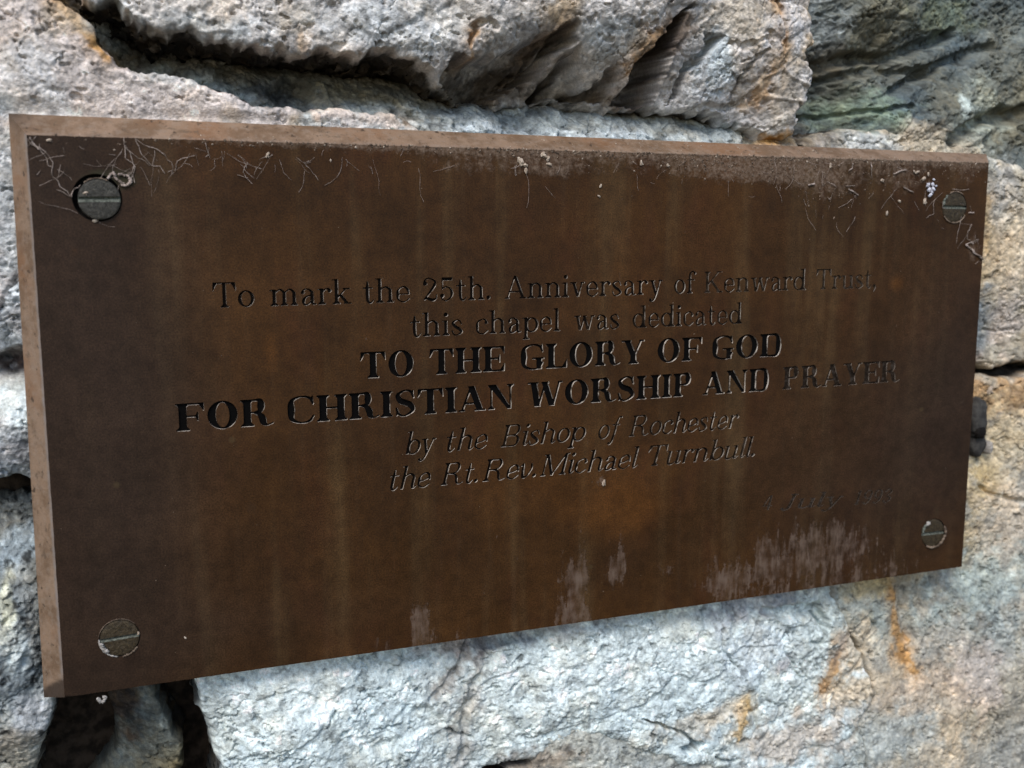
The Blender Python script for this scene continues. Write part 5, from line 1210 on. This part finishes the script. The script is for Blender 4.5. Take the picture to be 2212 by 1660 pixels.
def f_right(rr):
    c = rr.choice([(1560, 365, 60, 12), (1650, 360, 110, 14), (1760, 372, 90, 18), (1800, 415, 50, 20), (1950, 380, 60, 18), (1480, 352, 30, 8), (2060, 360, 60, 12), (1600, 362, 60, 16)])
    u, y = at(rr.gauss(c[0], c[2]), rr.gauss(c[1], c[3]), 0)
    return min(max(u, 1), 299), max(y, 0.3), 0.05
scatter('dust_crumbs', 'pale crumbs scattered over the upper right part of the plaque', 800, f_right, GRITM, 0.07, 0.40, 4)
def f_cream(rr):
    u = 300 * rr.random() ** 0.7
    return u, rr.expovariate(1 / 1.6) - 0.4, 0.08
scatter('dust_crumbs', 'light cream grains sprinkled just under the top edge of the plaque', 130, f_cream, CREAM, 0.08, 0.42, 5)
def f_bev(rr):
    t = rr.random(); s_ = rr.random()
    return 300 * s_, -4.6 * t, -7 * t + 0.1
scatter('dust_crumbs', 'grit lying on the top bevel of the plaque', 420, f_bev, CREAM, 0.06, 0.30, 6)
def f_all(rr): return 300 * rr.random(), 140 * rr.random(), 0.0
scatter('dust_crumbs', 'sparse tiny specks over the whole face of the plaque', 170, f_all, GRITM, 0.05, 0.20, 8)

def threads():
    VV = []; FF = []
    rr = random.Random(77)
    spots = [(120, 340, 60, 26, 16), (250, 350, 70, 22, 16), (420, 335, 110, 18, 30), (620, 345, 110, 16, 26), (860, 352, 110, 12, 16), (1180, 360, 110, 18, 16), (1560, 372, 120, 16, 22), (1760, 385, 110, 22, 34), (1790, 430, 60, 22, 20), (1980, 400, 70, 30, 26), (2060, 450, 36, 40, 18), (2105, 520, 10, 50, 14), (190, 400, 50, 30, 10), (260, 395, 30, 20, 10)]
    for cx, cy, sx, sy, n in spots:
        for _ in range(int(n * 0.55)):
            u, y = at(rr.gauss(cx, sx), rr.gauss(cy, sy), 0)
            y = max(y, -0.5); a = rr.gauss(1.3, 0.9); L = 1.5 + 9 * rr.random() ** 2.5
            P = [(u, y)]
            for _k in range(5):
                a += rr.uniform(-.38, .38); P.append((P[-1][0] + math.cos(a) * L / 5, P[-1][1] + math.sin(a) * L / 5))
            if max(p[1] for p in P) > 40 or min(p[0] for p in P) < 0.3 or max(p[0] for p in P) > 299.5: continue
            o = crust(P, rr.uniform(0.018, 0.05), WEB, None, 'tmp', 0.15 + 0.5 * rr.random(), rr.randrange(999))
            b = len(VV); VV.extend(tuple(v.co) for v in o.data.vertices); FF.extend(tuple(b + i for i in p.vertices) for p in o.data.polygons)
            me = o.data; bpy.data.objects.remove(o); bpy.data.meshes.remove(me)
    tag(mesh_obj('cobweb_threads', VV, FF, WEB, None, True), 'very fine loose cobweb threads along the top edge of the plaque', 'cobweb', kind='stuff')
threads()

# grey metal plug sticking out between plaque and wall on the right
plug = tag(empty('wall_plug'), 'dark grey plug poking out of the joint behind the right edge of the plaque', 'plug')
def plug_part(cx, cy, rx, ry, h0, h1, name, mat, seed):
    n = 20; vs = []; fs = []
    rr = random.Random(seed); j = [1 + rr.uniform(-.12, .12) for _ in range(n)]
    prof = [(1.0, h0), (1.0, h1 - 1.5), (0.9, h1 - .4), (0.6, h1)]
    for sc_, h in prof:
        for i in range(n):
            a = 2 * math.pi * i / n
            vs.append(W(cx + rx * sc_ * j[i] * math.cos(a), cy + ry * sc_ * j[i] * math.sin(a), h))
    for q in range(3):
        for i in range(n): fs.append((q * n + i, q * n + (i + 1) % n, (q + 1) * n + (i + 1) % n, (q + 1) * n + i))
    fs.append(tuple(range(3 * n, 4 * n)))
    return mesh_obj(name, vs, fs, mat, plug, True)
pu, py_ = at(2118, 905, -10)
plug_part(pu, py_, 3.6, 7.5, -26, -9.5, 'shell', LEAD, 1)
pu, py_ = at(2120, 960, -10)
plug_part(pu, py_, 3.4, 5.2, -26, -10.5, 'shell', LEAD, 2)
pu, py_ = at(2121, 936, -9)
plug_part(pu, py_, 2.5, 2.4, -20, -8.7, 'socket', DARK, 3)
pu, py_ = at(2138, 968, -10)
plug_part(pu, py_, 1.0, 2.4, -20, -9.0, 'lip', LIMEW, 4)
